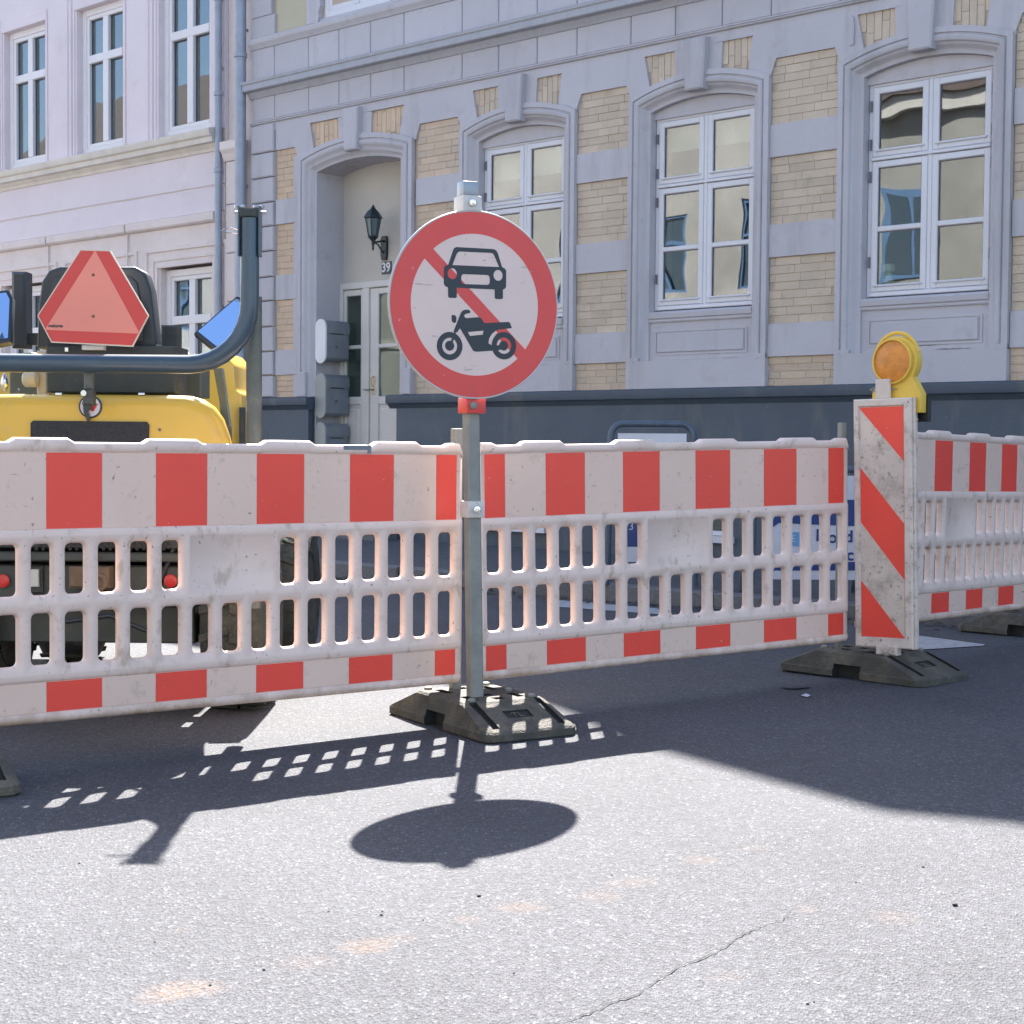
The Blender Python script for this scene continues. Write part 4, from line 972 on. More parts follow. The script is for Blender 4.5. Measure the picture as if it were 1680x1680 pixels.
# clamp posts that carry the panel ends
def post(x, y, z0, z1, label, ang=35, wd=.036):
    o = MB().box(-wd/2,wd/2,-wd/2,wd/2,0,z1-z0).build('clamp_post', GALV, None, loc=(x,y,z0), rot=(0,0,R(ang))); beveled(o, .004)
    tag(o, label, 'post', 'galvanised posts at the barrier ends')
post(-.218,6.43,.09,1.137,'short galvanised post beside the round sign pole')
post(1.517,7.59,.12,1.19,'galvanised post at the right end of the middle barrier',ang=33,wd=.030)
post(-1.81,5.23,.09,1.13,'galvanised post at the far left end of the nearest barrier')
post(2.90,9.08,.12,1.2,'galvanised post at the far end of the right barrier')

# ------------------------------------------------------------ round sign
PB = Vector((-.134,6.225,.06)); PT = Vector((-.176,6.205,2.055))
sg = empty('road_sign', PB); tag(sg, 'round red and white sign banning cars and motorcycles on a grey pole', 'road sign')
ax = (PT-PB); rotp = ax.to_track_quat('Z','X')
mb = MB(); Lp = ax.length; a_ = .0265
mb.v = []; sec = [(-a_,-a_+.007),(-a_+.007,-a_),(a_-.007,-a_),(a_,-a_+.007),(a_,a_-.007),(a_-.007,a_),(-a_+.007,a_),(-a_,a_-.007)]
mb.add([(x,y,0) for x,y in sec]+[(x,y,Lp) for x,y in sec], [(i,(i+1)%8,(i+1)%8+8,i+8) for i in range(8)]+[tuple(range(7,-1,-1)),tuple(range(8,16))])
# square tube turned to face along the sign
from mathutils import Quaternion
po = mb.build('pole', GALV, sg); po.rotation_mode = 'QUATERNION'
zq = Vector((0,0,1)).rotation_difference(ax.normalized()); po.rotation_quaternion = zq @ Quaternion((0,0,1), R(27))
tip = Vector((0,0,0))
sf = empty('sign_face_tmp', (0,0,0)); bpy.data.objects.remove(sf)
SC = Vector((-.1475,6.158,1.594)); SR = (0, R(-1.2), R(27))
SM = Matrix.Translation(SC-PB) @ Matrix.Rotation(R(27),4,'Z') @ Matrix.Rotation(R(-1.2),4,'Y')
def spart(name, mb, mt, smooth=False, par=None):
    o = mb.build(name, mt, par or sg, smooth)
    if par is None: o.matrix_local = SM
    return o
mb = MB(); mb.lathe([(.342,-.012),(.348,-.0135),(.350,-.011),(.350,-.002),(.346,-.001),(.340,-.004),(.30,-.004)], 96, (0,0,0), 'y')
disc = spart('disc', mb, mat('aluminium_sheet', (.5,.49,.47), .5, .3), 40)
def zx(x, y): return ((x-557)/491*.35, -(y-767)/552*.35)
def circ(r, n=72): return [(r*cos(2*pi*i/n), r*sin(2*pi*i/n)) for i in range(n)]
spart('white_face', MB().prism(circ(.3418,96), -.0128, -.0118), SWHT, par=disc)
def ringprism(mb, r0, r1, y0, y1, n=96, cx=0, cz=0):
    v = []
    for r_ in (r0, r1):
        for y in (y0, y1): v += [(cx+r_*cos(2*pi*i/n), y, cz+r_*sin(2*pi*i/n)) for i in range(n)]
    f_ = []
    for i in range(n):
        j = (i+1)%n; f_ += [(i,j,2*n+j,2*n+i),(n+i,3*n+i,3*n+j,n+j),(i,n+i,n+j,j),(2*n+i,2*n+j,3*n+j,3*n+i)]
    return mb.add(v, f_)
RI = .2625
spart('red_ring', ringprism(MB(), RI, .3435, -.0134, -.0126), SREDF, par=disc)
# diagonal bar upper left to lower right
def bar_poly():
    p = [zx(322,455), zx(848,1022), zx(805,1080), zx(275,515)]
    return p
bp_ = bar_poly(); ext = [(bp_[0][0]-.012,bp_[0][1]+.012),(bp_[1][0]+.012,bp_[1][1]-.014),(bp_[2][0]+.012,bp_[2][1]-.014),(bp_[3][0]-.012,bp_[3][1]+.012)]
spart('red_bar', MB().prism(ext, -.01315, -.0127), SREDF, par=disc)
def thick(pts, wd):      # open polyline given a width
    out = []; n = len(pts)
    for side in (1,-1):
        rng = range(n) if side == 1 else range(n-1,-1,-1)
        for i in rng:
            a = Vector(pts[max(i-1,0)]); b = Vector(pts[min(i+1,n-1)]); t = (b-a).normalized(); nn = Vector((-t.y,t.x))
            out.append(tuple(Vector(pts[i])+nn*wd/2*side))
    return out
Yb0, Yb1 = -.0140, -.0130
car = MB()
Zp = lambda l: [zx(*p) for p in l]
car.prism(Zp([(400,548),(430,458),(437,442),(450,435),(664,437),(680,444),(690,460),(715,545),(697,541),(669,475),(662,464),(650,460),(468,460),(458,466),(450,478),(426,541)]), Yb0, Yb1)
# body with lamp and grille openings, built as bands
body_o = Zp([(378,560),(384,547),(400,540),(715,541),(731,549),(738,562),(736,655),(728,668),(712,674),(400,670),(384,664),(376,650)])
def holed(outer, holes, y0, y1, mt, name):
    cu = MB().prism(outer, y0, y1).mesh('a', mt); ob_ = bpy.data.objects.new('a', cu); COL.objects.link(ob_)
    ch = MB()
    for h_ in holes: ch.prism(h_, y0-.01, y1+.01)
    oh = bpy.data.objects.new('b', ch.mesh('b', mt)); COL.objects.link(oh)
    md = ob_.modifiers.new('b','BOOLEAN'); md.object = oh; md.operation = 'DIFFERENCE'; md.solver = 'EXACT'
    out = bpy.data.meshes.new_from_object(ob_.evaluated_get(bpy.context.evaluated_depsgraph_get())); out.name = name
    bpy.data.objects.remove(ob_); bpy.data.objects.remove(oh); return out
def ell(cx, cy, rx, ry, n=28): return Zp([(cx+rx*cos(2*pi*i/n), cy+ry*sin(2*pi*i/n)) for i in range(n)])
def rrect(x0,y0,x1,y1,r,ry=None):
    ry = ry or r; p = []
    for (cx,cy,st) in ((x1-r,y0+ry,270),(x1-r,y1-ry,0),(x0+r,y1-ry,90),(x0+r,y0+ry,180)):
        for k in (0,30,60,90): p.append((cx+r*cos(R(st+k)), cy+ry*sin(R(st+k))))
    return Zp(p)
cb = holed(body_o, [ell(425,590,27,32), ell(690,590,27,32), rrect(476,590,641,648,16,18)], Yb0, Yb1, SBLK, 'car_symbol_body')
def sp2(name, me):
    o = link(name, me, disc); return o
car.prism(rrect(400,660,449,730,9), Yb0-.0002, Yb1); car.prism(rrect(669,662,717,729,9), Yb0-.0002, Yb1)
spart('car_symbol', car, SBLK, par=disc); sp2('car_symbol_body', cb)
# motorcycle
mo = MB()
mo.prism(Zp([(436,935),(428,925),(472,815),(482,803),(498,796),(518,797),(526,805),(524,815),(508,819),(495,823),(488,834),(500,846),(575,838),(590,846),(606,872),(750,862),(757,868),(768,898),(722,905),(690,908),(660,930),(640,950),(630,992),(650,1003),(735,998),(735,1012),(690,1030),(560,1041),(540,1036),(500,965),(465,905),(452,925)]), Yb0, Yb1)
mo.prism(Zp([(418,835),(424,828),(440,832),(446,845),(444,868),(436,876),(424,872),(418,860)]), Yb0, Yb1)
mo.prism(Zp([(448,905),(438,945),(415,1010),(402,1008),(428,940)]), Yb0+.0001, Yb1)
def zr(mb, cx, cy, rx0, rx1, k=552/491):
    n = 48; v = []
    for r_ in (rx0, rx1):
        for y in (Yb0-.0003, Yb1): v += [(zx(cx+r_*cos(2*pi*i/n),0)[0], y, zx(0,cy+r_*k*sin(2*pi*i/n))[1]) for i in range(n)]
    f_ = []
    for i in range(n):
        j = (i+1)%n; f_ += [(i,j,2*n+j,2*n+i),(n+i,3*n+i,3*n+j,n+j),(i,n+i,n+j,j),(2*n+i,2*n+j,3*n+j,3*n+i)]
    mb.add(v, f_)
zr(mo, 405, 1010, 43, 73); zr(mo, 720, 1003, 43, 72)
mo.prism(ell(405,1008,26,29), Yb0-.0001, Yb1); mo.prism(ell(718,1003,26,29), Yb0-.0001, Yb1)
spart('motorcycle_symbol', mo, SBLK, par=disc)
spart('tank_stripe', MB().prism(Zp([(510,927),(600,917),(596,940),(522,949)]), Yb0-.0006, Yb0+.0002), SWHT, par=disc)
spart('fender_gap', MB().prism(thick(Zp([(636,992),(640,965),(655,940),(678,922)]), .010), Yb0-.0006, Yb0+.0002), SWHT, par=disc)
# clamps: world boxes near the pole
def on_pole(z, off=0): t = (z-PB.z)/(PT.z-PB.z); return PB+(PT-PB)*t
def clampbox(name, z0, z1, wx, wy, mt, dx=0, dy=-.0):
    c = on_pole((z0+z1)/2)-PB; o = MB().box(-wx/2,wx/2,-wy/2,wy/2,-(z1-z0)/2,(z1-z0)/2).build(name, mt, sg, loc=(c.x+dx,c.y+dy,c.z), rot=(0,0,R(27))); beveled(o,.004); return o
clampbox('top_clip', 1.935, 2.000, .078, .085, CLIPW, .0, -.012)
clampbox('pole_tip', 2.002, 2.056, .062, .06, mat('dull_zinc', (.30,.31,.34), .35, .6), .0, .0)
clampbox('bottom_clip', 1.192, 1.25, .080, .080, SREDF, .004, -.008)
clampbox('collar_clamp', .800, .862, .070, .075, CLIPW, 0, -.002)
for z, mt, dx in ((1.972,CHROME,.02),(1.221,GALV,.012),(.832,CHROME,.02)):
    c = on_pole(z)-PB; MB().lathe([(.013,0),(.015,-.006),(.013,-.012),(.006,-.013),(.006,-.026)][::1], 8, (c.x+dx, c.y-.055, c.z), 'y').build('bolt', mt, sg, 40)

# ------------------------------------------------------------ striped beacon and its lamp
BL = Vector((1.583,7.45,.174)); bc = empty('beacon', tuple(BL), (0,R(-1.5),R(-38))); bc.scale = (1.025,)*3; tag(bc, 'upright marker board with diagonal red and white stripes, right of the middle barrier', 'marker board')
X0, X1, ZT = -.012, .262, 1.092
def f_(mb):
    # tray body: rim and recessed face
    o_ = [(X0,0),(X1,0),(X1,ZT),(X0,ZT)]; r1 = [(X0+.006,.006),(X1-.006,.006),(X1-.006,ZT-.006),(X0+.006,ZT-.006)]; r2 = [(X0+.022,.040),(X1-.034,.040),(X1-.034,ZT-.03),(X0+.022,ZT-.03)]; r3 = [(X0+.028,.046),(X1-.040,.046),(X1-.040,ZT-.036),(X0+.028,ZT-.036)]
    rg = [(o_,.045),(o_,-.012),(r1,-.018),(r2,-.018),(r3,-.008)]
    v = [(p[0],y,p[1]) for r_, y in rg for p in r_]
    mb.add(v, [(j*4+i, j*4+(i+1)%4, (j+1)*4+(i+1)%4, (j+1)*4+i) for j in range(4) for i in range(4)]+[(16,17,18,19),(3,2,1,0)])
mb = MB(); f_(mb); bo = mb.build('board', WHPD, bc)
# ribs on the visible right side
for k in range(10): MB().box(X1,X1+.006,-.008,.040,.03+k*.107,.036+k*.107).build('side_rib', WHPD, bc)
MB().bbox(X1,X1+.012,-.004,.004,.0,ZT,.002).build('side_flange', WHPD, bc)
fx0, fx1, fz0, fz1 = X0+.029, X1-.041, .047, ZT-.037
MB().bbox(fx0,fx1,-.0095,-.0078,fz0,fz1,.0004).build('white_film', WFILMD, bc)
hgt = fz1-fz0; wdt = fx1-fx0
def bandp(tl, tr, bl, br_):  # heights on left (tl top, bl bottom) and right edge as fractions from the top
    L_ = [(fx0, fz1-tl*hgt), (fx1, fz1-tr*hgt), (fx1, fz1-br_*hgt), (fx0, fz1-bl*hgt)]
    out = []
    # clip against film rectangle
    def clip(poly, z, keep_below):
        res = []
        for i in range(len(poly)):
            p, q = poly[i], poly[(i+1)%len(poly)]
            ip = (p[1] <= z) if keep_below else (p[1] >= z); iq = (q[1] <= z) if keep_below else (q[1] >= z)
            if ip: res.append(p)
            if ip != iq: t = (z-p[1])/(q[1]-p[1]); res.append((p[0]+(q[0]-p[0])*t, z))
        return res
    return clip(clip(L_, fz1, True), fz0, False)
for (tl, bl, tr, br_) in ((-.24,.005,.0,.235),(.262,.500,.505,.748),(.755,1.0,.999,1.25)):
    poly = bandp(tl, tr, bl, br_)
    MB().prism(poly, -.0106, -.0094).build('red_stripe', RFILM, bc)
MB().bbox(.09,.19,-.028,.02,-.03,.012,.006).build('foot_lug', WHPD, bc); MB().lathe([(.020,0),(.020,-.012),(.012,-.014)], 14, (.135,-.018,-.002), 'y').build('lug_boss', WHPD, bc, 40)
MB().box(.115,.155,.012,.04,-.05,0).build('foot_stem', GALV, bc)
MB().bbox(.085,.155,.0,.012,ZT,ZT+.085,.004).build('lamp_tab', WHPD, bc)

lamp = empty('warning_lamp', tuple(BL+Matrix.Rotation(R(-38),3,'Z')@(Vector((.165,.07,ZT-.03))*1.025)+Vector((-.030,0,0))), (0,0,R(-43))); tag(lamp, 'yellow warning lamp with round amber lens on top of the marker board', 'warning lamp')
LCZ = .200; RL = .104; lamp.scale = (.97,.85,1.0)
mb = MB(); outl = []
n = 20
for i in range(n+1):
    a = R(-38+ (256)*i/n); outl.append((-.005+RL*1.08*cos(a), LCZ+RL*1.08*sin(a)))
outl = outl+[(-.10,.10),(-.122,.06),(-.122,-.03),(.130,-.03),(.130,.055),(.105,.095)]
mb.prism(outl, -.03, .028); ho = mb.build('housing', AMBY, lamp); beveled(ho, .012, 2, 50)
# lens bezel and lens
mb = MB(); mb.lathe([(RL*.97,-.034),(RL*.97,-.054),(RL*.90,-.056),(RL*.89,-.044),(RL*.6,-.0375)], 36, (-.012,0,LCZ), 'y'); mb.build('bezel', AMBY, lamp, 40)
mb = MB(); mb.lathe([(RL*.885,-.0375),(RL*.885,-.046),(RL*.7,-.056),(RL*.4,-.063),(RL*.1,-.066),(.002,-.066)], 36, (-.012,0,LCZ), 'y'); mb.build('lens', AMBL, lamp, 60)
mb = MB()
for k in range(8):
    a0, a1 = 2*pi*k/8, 2*pi*(k+1)/8; r_ = RL*.86; dd = -.030 if k%2 else -.040
    mb.add([(-.012,-.046,LCZ),(-.012+r_*cos(a0),dd,LCZ+r_*sin(a0)),(-.012+r_*cos(a1),-.038,LCZ+r_*sin(a1))], [(0,1,2)])
mb.build('inner_reflector', AMBB, lamp)
# carrying handle
mb = MB(); pth = [(-.012+RL*1.12*cos(R(a)), .0, LCZ+RL*1.24*sin(R(a))) for a in range(18,163,9)]
mb.tube(pth, .009, 8); mb.build('handle', AMBY, lamp, 40)
MB().box(-.110,.137,.029,.065,-.07,.05).build('battery_box', mat('black_plastic', (.02,.02,.022), .4), lamp)
mb = MB(); mb.tube([(-.125,-.045,.075),(-.10,-.052,.083),(-.06,-.052,.083),(-.045,-.05,.075),(-.06,-.052,.067),(-.10,-.052,.067),(-.125,-.045,.075)], .003, 6); mb.tube([(-.045,-.05,.075),(.01,-.04,.078)], .003, 6); mb.build('wire_loop', GALV, lamp)

# ------------------------------------------------------------ dumper behind the first barrier
CX = -1.62
dm = empty('site_dumper', (CX,6.9,0)); tag(dm, 'small yellow site dumper seen from behind with folded blue grey roll bar', 'dumper')
def mv(mb): mb.v = [(x-CX,y-6.9,z) for x,y,z in mb.v]; return mb
def db(name, mb, mt, smooth=False, parent=None): return mv(mb).build(name, mt, parent or dm, smooth)
def wprism(pix, Y, depth):
    P = [at(px,py,Y) for px,py in pix]; mb = MB(); return mb.prism([(p.x,p.z) for p in P], Y, Y+depth)
# hood as a loft
half = [(0,1.256),(.30,1.256),(.38,1.253),(.43,1.240),(.475,1.21),(.507,1.165),(.53,1.10),(.55,1.02),(.56,.90),(.56,.76)]
outl = [(x,z) for x,z in half]+[(-x,z) for x,z in half[::-1][:-1]]
def inset(o_, d):
    out = []
    for x, z in o_:
        sx = max(0, abs(x)-d*(1 if abs(x) > .3 else abs(x)/.3)); out.append((math.copysign(sx,x) if x else 0, z-d*(1 if z > 1.0 else 0)))
    return out
rings = [(inset(outl,.045),6.300),(inset(outl,.022),6.306),(inset(outl,.006),6.325),(outl,6.36),([(x*.95,z) for x,z in outl],6.50),([(x*.88,z-.01) for x,z in outl],6.72)]
n = len(outl); mb = MB()
mb.add([(CX+x,y,z) for o_, y in rings for x,z in o_], [(j*n+i, j*n+(i+1)%n, (j+1)*n+(i+1)%n, (j+1)*n+i) for j in range(len(rings)-1) for i in range(n)]+[tuple(range(n))])
hood = db('hood', mb, YEL, 50)
mb = wprism([(50,694),(54,690),(240,692),(244,697),(243,730),(50,730)], 6.286, .02); g = db('grille', mb, mat('grille_foam', (.035,.037,.042), .9, var=.2, vs=60, bump=.6, bs=200), parent=hood)
# round badge with a stylised w
c = at(148,667,6.292)
db('badge', MB().lathe([(.0445,0),(.0445,-.004),(.042,-.006)], 32, (c.x,c.y+.006,c.z), 'y'), SBLK, 40, hood)
db('badge_face', MB().lathe([(.038,0),(.038,-.0015)], 32, (c.x,c.y,c.z), 'y'), mat('badge_silver', (.55,.57,.62), .4), False, hood)
zb = lambda l: [(c.x+(x-557)/100*.0425, c.z-(y-1500)/80*.0385) for x, y in l]
db('badge_letter_left', MB().prism(zb([(484,1470),(500,1463),(535,1525),(515,1538)]), c.y-.0035, c.y-.001), SBLK, False, hood)
db('badge_letter_right', MB().prism(zb([(540,1480),(560,1478),(575,1505),(592,1480),(630,1476),(590,1538),(572,1540)]), c.y-.0035, c.y-.001), RREFL, False, hood)
# small hood marks: sunlit clips
for px in (97,233): 
    c2 = at(px,647,6.34); db('hood_clip', MB().bbox(c2.x-.012,c2.x+.012,c2.y-.01,c2.y+.01,c2.z-.004,c2.z+.006,.002), CHROME, False, hood)
# roll bar
T0 = at(410,345,6.1); xr = T0.x; zb_ = at(200,597,6.1).z; rb = .225
path = [(CX-(xr-CX)+rb,6.1,zb_)]
def barpath(sx):
    X = (xr if sx > 0 else 2*CX-xr); pts_ = []
    for k in range(9):
        a = R(90*k/8); pts_.append((X-sx*rb+sx*rb*sin(a), 6.1, zb_+rb-rb*cos(a)))
    pts_.append((X,6.1,zb_+rb+.15)); pts_.append((X,6.1,T0.z-.03)); return pts_
pr = barpath(1); pl = barpath(-1)[::-1]
rbo = db('roll_bar', MB().tube(pl+pr, .0345, 20), TUBE, 50)
for sx in (1,-1):
    X = xr if sx > 0 else 2*CX-xr
    lo = at(410,575,6.22)
    db('roll_bar_leg', MB().tube([(X-.005*sx,6.22,.45),(X-.002*sx,6.22,1.0),(X,6.20,zb_+.26)], .030, 16), mat('worn_tube', (.10,.115,.105), .5, .2, var=.2, vs=8, dirt=(.22,.2,.15), ds=8, da=.5) if sx > 0 else bpy.data.materials['worn_tube'], 50)
    for q in (-.038,.038): db('hinge_plate', MB().box(X+q-.003,X+q+.003,6.075,6.13,T0.z-.17,T0.z+.012), TUBE)
    db('hinge_head', MB().bbox(X-.034,X+.034,6.07,6.13,T0.z-.03,T0.z+.006,.006), DKM)
    for q in (-.047,-.022,.022,.047): db('hinge_bolt', MB().lathe([(.007,0),(.009,.006),(.006,.012)], 8, (X+q,6.085,T0.z+.006)), CHROME, 40)
    db('hinge_pin', MB().tube([(X-.055,6.10,T0.z-.008),(X+.06,6.10,T0.z-.008)], .006, 8), CHROME, 40)
q0 = T0+Vector((-.037,-.02,-.075)); db('pin_handle', MB().tube([q0, q0+Vector((-.03,0,.012)), q0+Vector((-.068,0,-.005)), q0+Vector((-.03,0,-.010)), q0+Vector((0,0,-.012))], .0035, 6), CHROME, 40)
# latch between bar and hood
def pb(name, x0,y0,x1,y1,Y,dep,mt,bev=.006,parent=None):
    a, b = at(x0,y0,Y), at(x1,y1,Y); return db(name, MB().bbox(min(a.x,b.x),max(a.x,b.x),Y,Y+dep,min(a.z,b.z),max(a.z,b.z),bev), mt, False, parent)
GRM = bpy.data.materials['worn_tube']
pb('latch_neck',137,606,152,640,6.14,.03,GRM); pb('latch',135,638,152,665,6.11,.05,DKM)
c3 = at(137,645,6.1); db('latch_bolt', MB().lathe([(.011,0),(.012,.008),(.008,.012)][::-1], 10, (c3.x,c3.y,c3.z), 'y'), CHROME, 40)
db('latch_hook', wprism([(136,662),(150,662),(150,672),(144,674),(148,688),(143,692),(137,676)], 6.27, .012), DKM)
# seat, shroud, consoles
so_ = db('seat', wprism([(60,572),(63,500),(68,462),(80,443),(98,437),(222,437),(238,447),(247,475),(253,530),(257,565),(250,575)], 6.53, .12), SEATM); beveled(so_, .02, 3, 25)
so2 = db('seat_shell', wprism([(78,500),(82,462),(94,452),(212,452),(224,462),(232,500),(236,560),(76,560)], 6.515, .02), SEATM); beveled(so2, .01, 2, 25)
pb('shroud',75,566,288,646,6.50,.25,DKM); pb('shroud_bolt',106,570,112,577,6.485,.015,CHROME,.001); pb('shroud_cap',134,566,170,574,6.46,.04,MWHT,.002)
pb('side_tank',240,604,330,652,7.05,.2,mat('green_grey_tank', (.10,.11,.085), .5, .1, var=.2, vs=6))
pb('side_tank',15,604,75,652,7.05,.2,bpy.data.materials['green_grey_tank'])
pb('left_bolster',18,445,42,571,6.85,.10,SEATM,.012); pb('left_bracket',42,546,63,566,6.9,.06,DKM); pb('right_arm',243,548,268,572,6.9,.08,DKM); pb('right_arm_rest',264,533,292,572,6.88,.08,DKM)
c4 = at(300,583,6.9); db('steering_cover', MB().lathe([(.075,0),(.07,.03),(.045,.055),(.01,.062)], 20, (c4.x-.03,c4.y+.05,c4.z-.04)), SEATM, 50)
c4 = at(45,583,6.9); db('lever_cover', MB().lathe([(.06,0),(.055,.03),(.035,.05),(.01,.055)], 20, (c4.x,c4.y+.05,c4.z-.04)), SEATM, 50)
pb('reservoir_neck',60,575,75,652,6.8,.05,BOTL,.004); c5 = at(50,622,6.78); db('reservoir', MB().lathe([(.022,-.03),(.034,-.02),(.034,.025),(.02,.034)], 14, (c5.x,c5.y,c5.z), 'x'), BOTL, 50)
c6 = at(8,624,6.7); db('lever_knob', MB().lathe([(.004,-.045),(.013,-.03),(.017,-.01),(.012,.015),(.004,.028)], 12, (c6.x,c6.y,c6.z)), CHROME, 50)
# slow vehicle triangle
YT = 6.42
tri = db('warning_triangle', wprism([(131,409),(181,411),(244,518),(218,569),(84,562),(61,518)], YT, .008), mat('triangle_backing', (.7,.6,.5), .5))
db('triangle_border', wprism([(132.5,411),(179.5,412.5),(242,518),(216.5,566.5),(85,560),(63,518)], YT-.0015, .002), SMVR, False, tri)
db('triangle_centre', wprism([(156,410.5),(229.5,547.5),(73.5,541)], YT-.003, .002), SMVP, False, tri)
for py in (451,519): cc = at(153,py,YT-.003); db('rivet', MB().lathe([(.006,0),(.006,-.002),(.003,-.003)], 10, (cc.x,cc.y,cc.z), 'y'), RUST, False, tri)
cc = at(91,534.5,YT-.0035); o = link('maker_text', text_mesh('makyma', .017, SBLK, .0003, .0006), tri, (cc.x-CX, cc.y-6.9, cc.z), (pi/2,0,0))
# mirrors, tilted up so that they show sky
def mirror(pix, Y, tiltx, tiltz, sgn):
    P = [at(px,py,Y) for px,py in pix]; ctr = sum(P, Vector())/len(P)
    loc = [(p.x-ctr.x, p.z-ctr.z) for p in P]
    sh = MB().prism([(x*1.12,z*1.14) for x,z in loc], 0, .035).build('mirror_shell', SBLK, dm); gl = MB().prism([(x*.98,z*.99) for x,z in loc], -.003, .001).build('mirror_glass', MIRR, sh)
    sh.location = (ctr.x-CX, ctr.y-6.9, ctr.z); sh.rotation_euler = (R(tiltx),0,R(tiltz)); beveled(sh,.006); return sh
mirror([(325,546),(386,487),(404,493),(404,536),(357,573)], 6.30, -19, 6, 1)
mirror([(-70,484),(5,475),(13,488),(21,560),(-62,578)], 6.5, -24, -3, -1)
db('mirror_arm', MB().tube([at(330,590,6.5), at(355,575,6.46), at(385,540,6.46)], .010, 8), DKM, 40)
# struts and skip
db('strut', wprism([(350,604),(364,604),(377,700),(377,735),(366,735),(360,660)], 6.75, .05), GRM)
sk1 = db('skip', wprism([(-120,600),(20,606),(28,660),(26,760),(40,1000),(330,1000),(327,700),(325,582),(366,576),(384,598),(387,640),(397,646),(399,760),(392,960),(300,1030),(0,1030),(-120,960)], 7.75, .55), YEL); beveled(sk1,.012)
pb('skip_rib',392,668,400,740,7.7,.05,DKM)
db('skip_front', wprism([(28,650),(325,650),(325,990),(28,990)], 8.1, .15), DKM)
# chassis
pb('rear_frame',-40,845,338,902,6.36,.3,DKM); 
GR2 = mat('mesh_black', (.012,.014,.014), .6)
g = MB()
for k in range(20):
    for j in range(3):
        p = at(60+k*11+(j%2)*5.5, 884+j*8, 6.352); g.lathe([(.008,0),(.008,-.003)], 6, (p.x,p.y,p.z), 'y')
db('grille_mesh', g, GR2)
pb('bumper_beam',-40,905,338,923,6.33,.3,mat('chassis_grey', (.055,.065,.06), .55, .1, var=.15, vs=8, dirt=(.14,.12,.09), ds=8, da=.5))
CHG = bpy.data.materials['chassis_grey']
pb('rear_plate',-40,926,338,990,6.38,.25,CHG)
pb('counterweight',-20,992,320,1056,6.5,.6,CHG)
pb('lamp_surround',36,928,70,974,6.36,.02,DKM); pb('rear_lamp_lens',41,934,63,963,6.345,.02,LENSW,.003)
pb('hitch_box',112,930,178,966,6.30,.08,RUST,.01); cc = at(163,955,6.3); db('hitch_boss', MB().lathe([(.035,0),(.035,-.012),(.02,-.014),(.02,-.004)], 18, (cc.x,cc.y,cc.z), 'y'), RUST, 40)
pb('hitch_tab',148,906,157,918,6.3,.02,BOTL,.003)
for px in (5,280): cc = at(px,953,6.37); db('reflector', MB().lathe([(.026,0),(.026,-.006),(.022,-.009),(.006,-.009)], 24, (cc.x,cc.y,cc.z), 'y'), RREFL, 40)
for k, pth in enumerate([[(300,640),(296,760),(310,880),(330,960)],[(285,900),(250,985),(200,990),(150,960)],[(60,985),(110,1020),(180,1010),(240,1035)],[(330,900),(322,960),(300,1040)]]):
    db('hose', MB().tube([at(x,y,6.42-.05*k) for x,y in pth], .009, 8), SEATM, 50)
for px, py in ((345,1000),(400,975),(372,940)): cc = at(px,py,6.62); 
pb('tank_cap',282,606,300,616,7.0,.05,BLACKM,.003)
for x, y in ((30,640),(80,700),(262,705)): cc = at(x,y,6.298); db('hood_screw', MB().lathe([(.006,0),(.006,-.003),(.003,-.004)], 8, (cc.x,cc.y,cc.z), 'y'), HINGE, False, hood)
# wheels
def wheel(x, y, r=.35, wd=.25):
    w_ = db('wheel', MB().lathe([(r*.55,-wd/2+.02),(r*.80,-wd/2),(r*.95,-wd/2+.015),(r,-wd/2+.05),(r,wd/2-.05),(r*.95,wd/2-.015),(r*.80,wd/2),(r*.55,wd/2-.02)], 36, (x,y,r), 'x'), MUD, 50)
    for k in range(20):
        a = 2*pi*k/20
        for sx in (-1,1):
            mb = MB(); a2 = a+(.08 if sx > 0 else 0); x0, x1 = sorted((x+sx*.005, x+sx*wd*.46))
            v = []
            for xx in (x0,x1):
                sh = .10 if abs(xx-x) > .05 else 0
                for rr in (r-.004, r+.016 if abs(xx-x) < .05 else r+.004):
                    for da in (-.045,.045): v.append((xx, y+rr*cos(a2+da+sh), r+rr*sin(a2+da+sh)))
            mb.add(v, [(0,1,3,2),(4,6,7,5),(0,4,5,1),(2,3,7,6),(0,2,6,4),(1,5,7,3)]); db('tread_lug', mb, MUD, False, w_)
    db('rim', MB().lathe([(.02,-wd/2+.03),(r*.5,-wd/2+.03),(r*.56,-wd/2+.012),(r*.56,wd/2-.012),(r*.5,wd/2-.03),(.02,wd/2-.03)], 24, (x,y,r), 'x'), DKM, 40, w_)
for sx in (-1,1): wheel(CX+sx*.525, 6.70); wheel(CX+sx*.525, 8.05)
db('axle', MB().tube([(CX-.5,6.7,.35),(CX+.5,6.7,.35)], .05, 12), DKM); db('axle', MB().tube([(CX-.5,8.05,.35),(CX+.5,8.05,.35)], .05, 12), DKM)
db('chassis', MB().box(CX-.2,CX+.2,6.66,8.3,.42,.66), CHG)

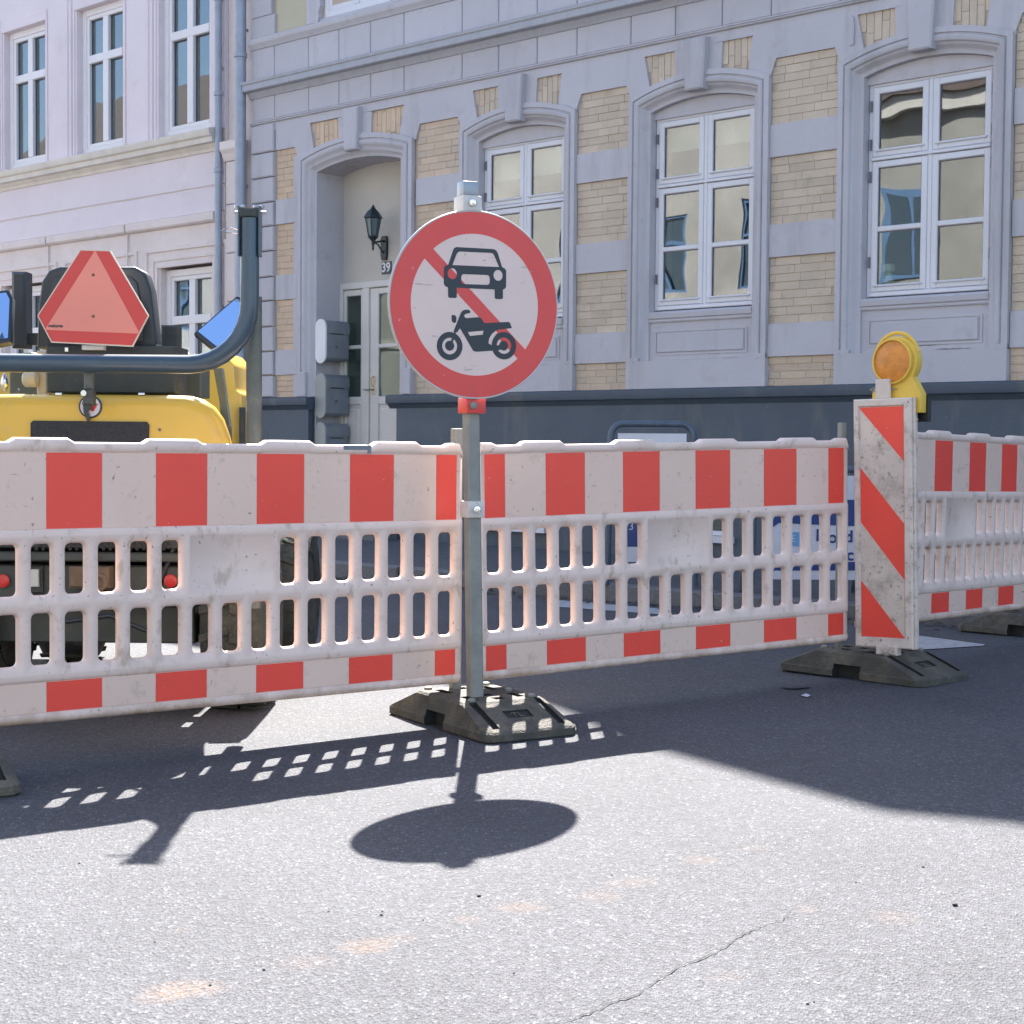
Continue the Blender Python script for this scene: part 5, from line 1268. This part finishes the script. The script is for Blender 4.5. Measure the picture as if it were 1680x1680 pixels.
# ------------------------------------------------------------ pavement signs behind the middle barrier
def tubeframe(P, r): return MB().tube(P, r, 14)
def aboard(x, y, ang, wd, h, label, mtube, panels):
    z0 = .12; e = empty('pavement_sign', (x,y,z0), (0,0,R(ang))); tag(e, label, 'pavement sign', 'pavement signs in front of the house')
    rr = .09; hw = wd/2
    for s_, off in ((1,0),(-1,.42)):
        pts_ = [(-hw-.02,off*1,0.0),(-hw,off*.1,h-rr)]
        for k in range(1,7): a = R(90*k/6); pts_.append((-hw+rr-rr*cos(a), off*.1, h-rr+rr*sin(a)))
        for k in range(0,7): a = R(90*k/6); pts_.append((hw-rr+rr*sin(a), off*.1, h-rr+rr*cos(a)))
        pts_.append((hw+.02,off*1,0.0)); tubeframe(pts_, .022).build('tube_frame', mtube, e, 60)
    for nm, x0, x1, zz0, zz1, dd, mt in panels: MB().bbox(x0,x1,-.012-dd,.006-dd,zz0,zz1,.002).build(nm, mt, e)
    return e
c7 = at(1070,700,11.3)
s1 = aboard(c7.x, 11.3, -4, .565, c7.z+.02-.12, 'pavement sign with rounded blue grey tube frame showing above the middle barrier', mat('sign_tube_grey', (.09,.12,.16), .5, .2, var=.2, vs=20),
   [('board',-.235,.235,.16,1.045,0,WHTP),('blue_panel',-.205,.205,.265,.86,.0022,BLUEP)])
link('digit', text_mesh('3', .075, WHTP, .0006), s1, (at(1036,864,11.28).x-c7.x, -.0185, at(1036,864,11.28).z-.12), (pi/2,0,0))
c8 = at(1330,760,10.4)
s2 = aboard(c8.x, 10.4, 0, .70, .82, 'blue and white pavement sign with dark blue letters seen through the barrier slots', bpy.data.materials['sign_tube_grey'],
   [('board',-.26,.36,.12,.78,0,WHTP)])
def s2x(px, py, Y=10.38): p = at(px,py,Y); return (p.x-c8.x, p.z-.12)
MB().prism([s2x(1264,820),(s2x(1420,820)),(s2x(1420,864)),(s2x(1278,858)),(s2x(1264,868))], -.0165, -.0125).build('blue_header', BLUEP, s2)
MB().prism([s2x(1264,922),s2x(1420,922),s2x(1420,936),s2x(1264,936)], -.0165, -.0125).build('blue_footer', BLUEP, s2)
MB().prism([s2x(1294,873),s2x(1311,873),s2x(1311,896),s2x(1294,896)], -.0165, -.0125).build('light_blue_square', LBLUEP, s2)
for ch, px, py, sz in (('l',1341.5,879,.085),('o',1366,882,.085),('d',1393,881,.085),('c',1395,911,.085)):
    p = s2x(px,py); link('letter', text_mesh(ch, sz*1.25, BLUEP, .0006, .002), s2, (p[0],-.0165,p[1]), (pi/2,0,0))
p = s2x(1302,884); link('letter', text_mesh('E', .06, WHTP, .0006, .0), s2, (p[0],-.0185,p[1]), (pi/2,0,0))
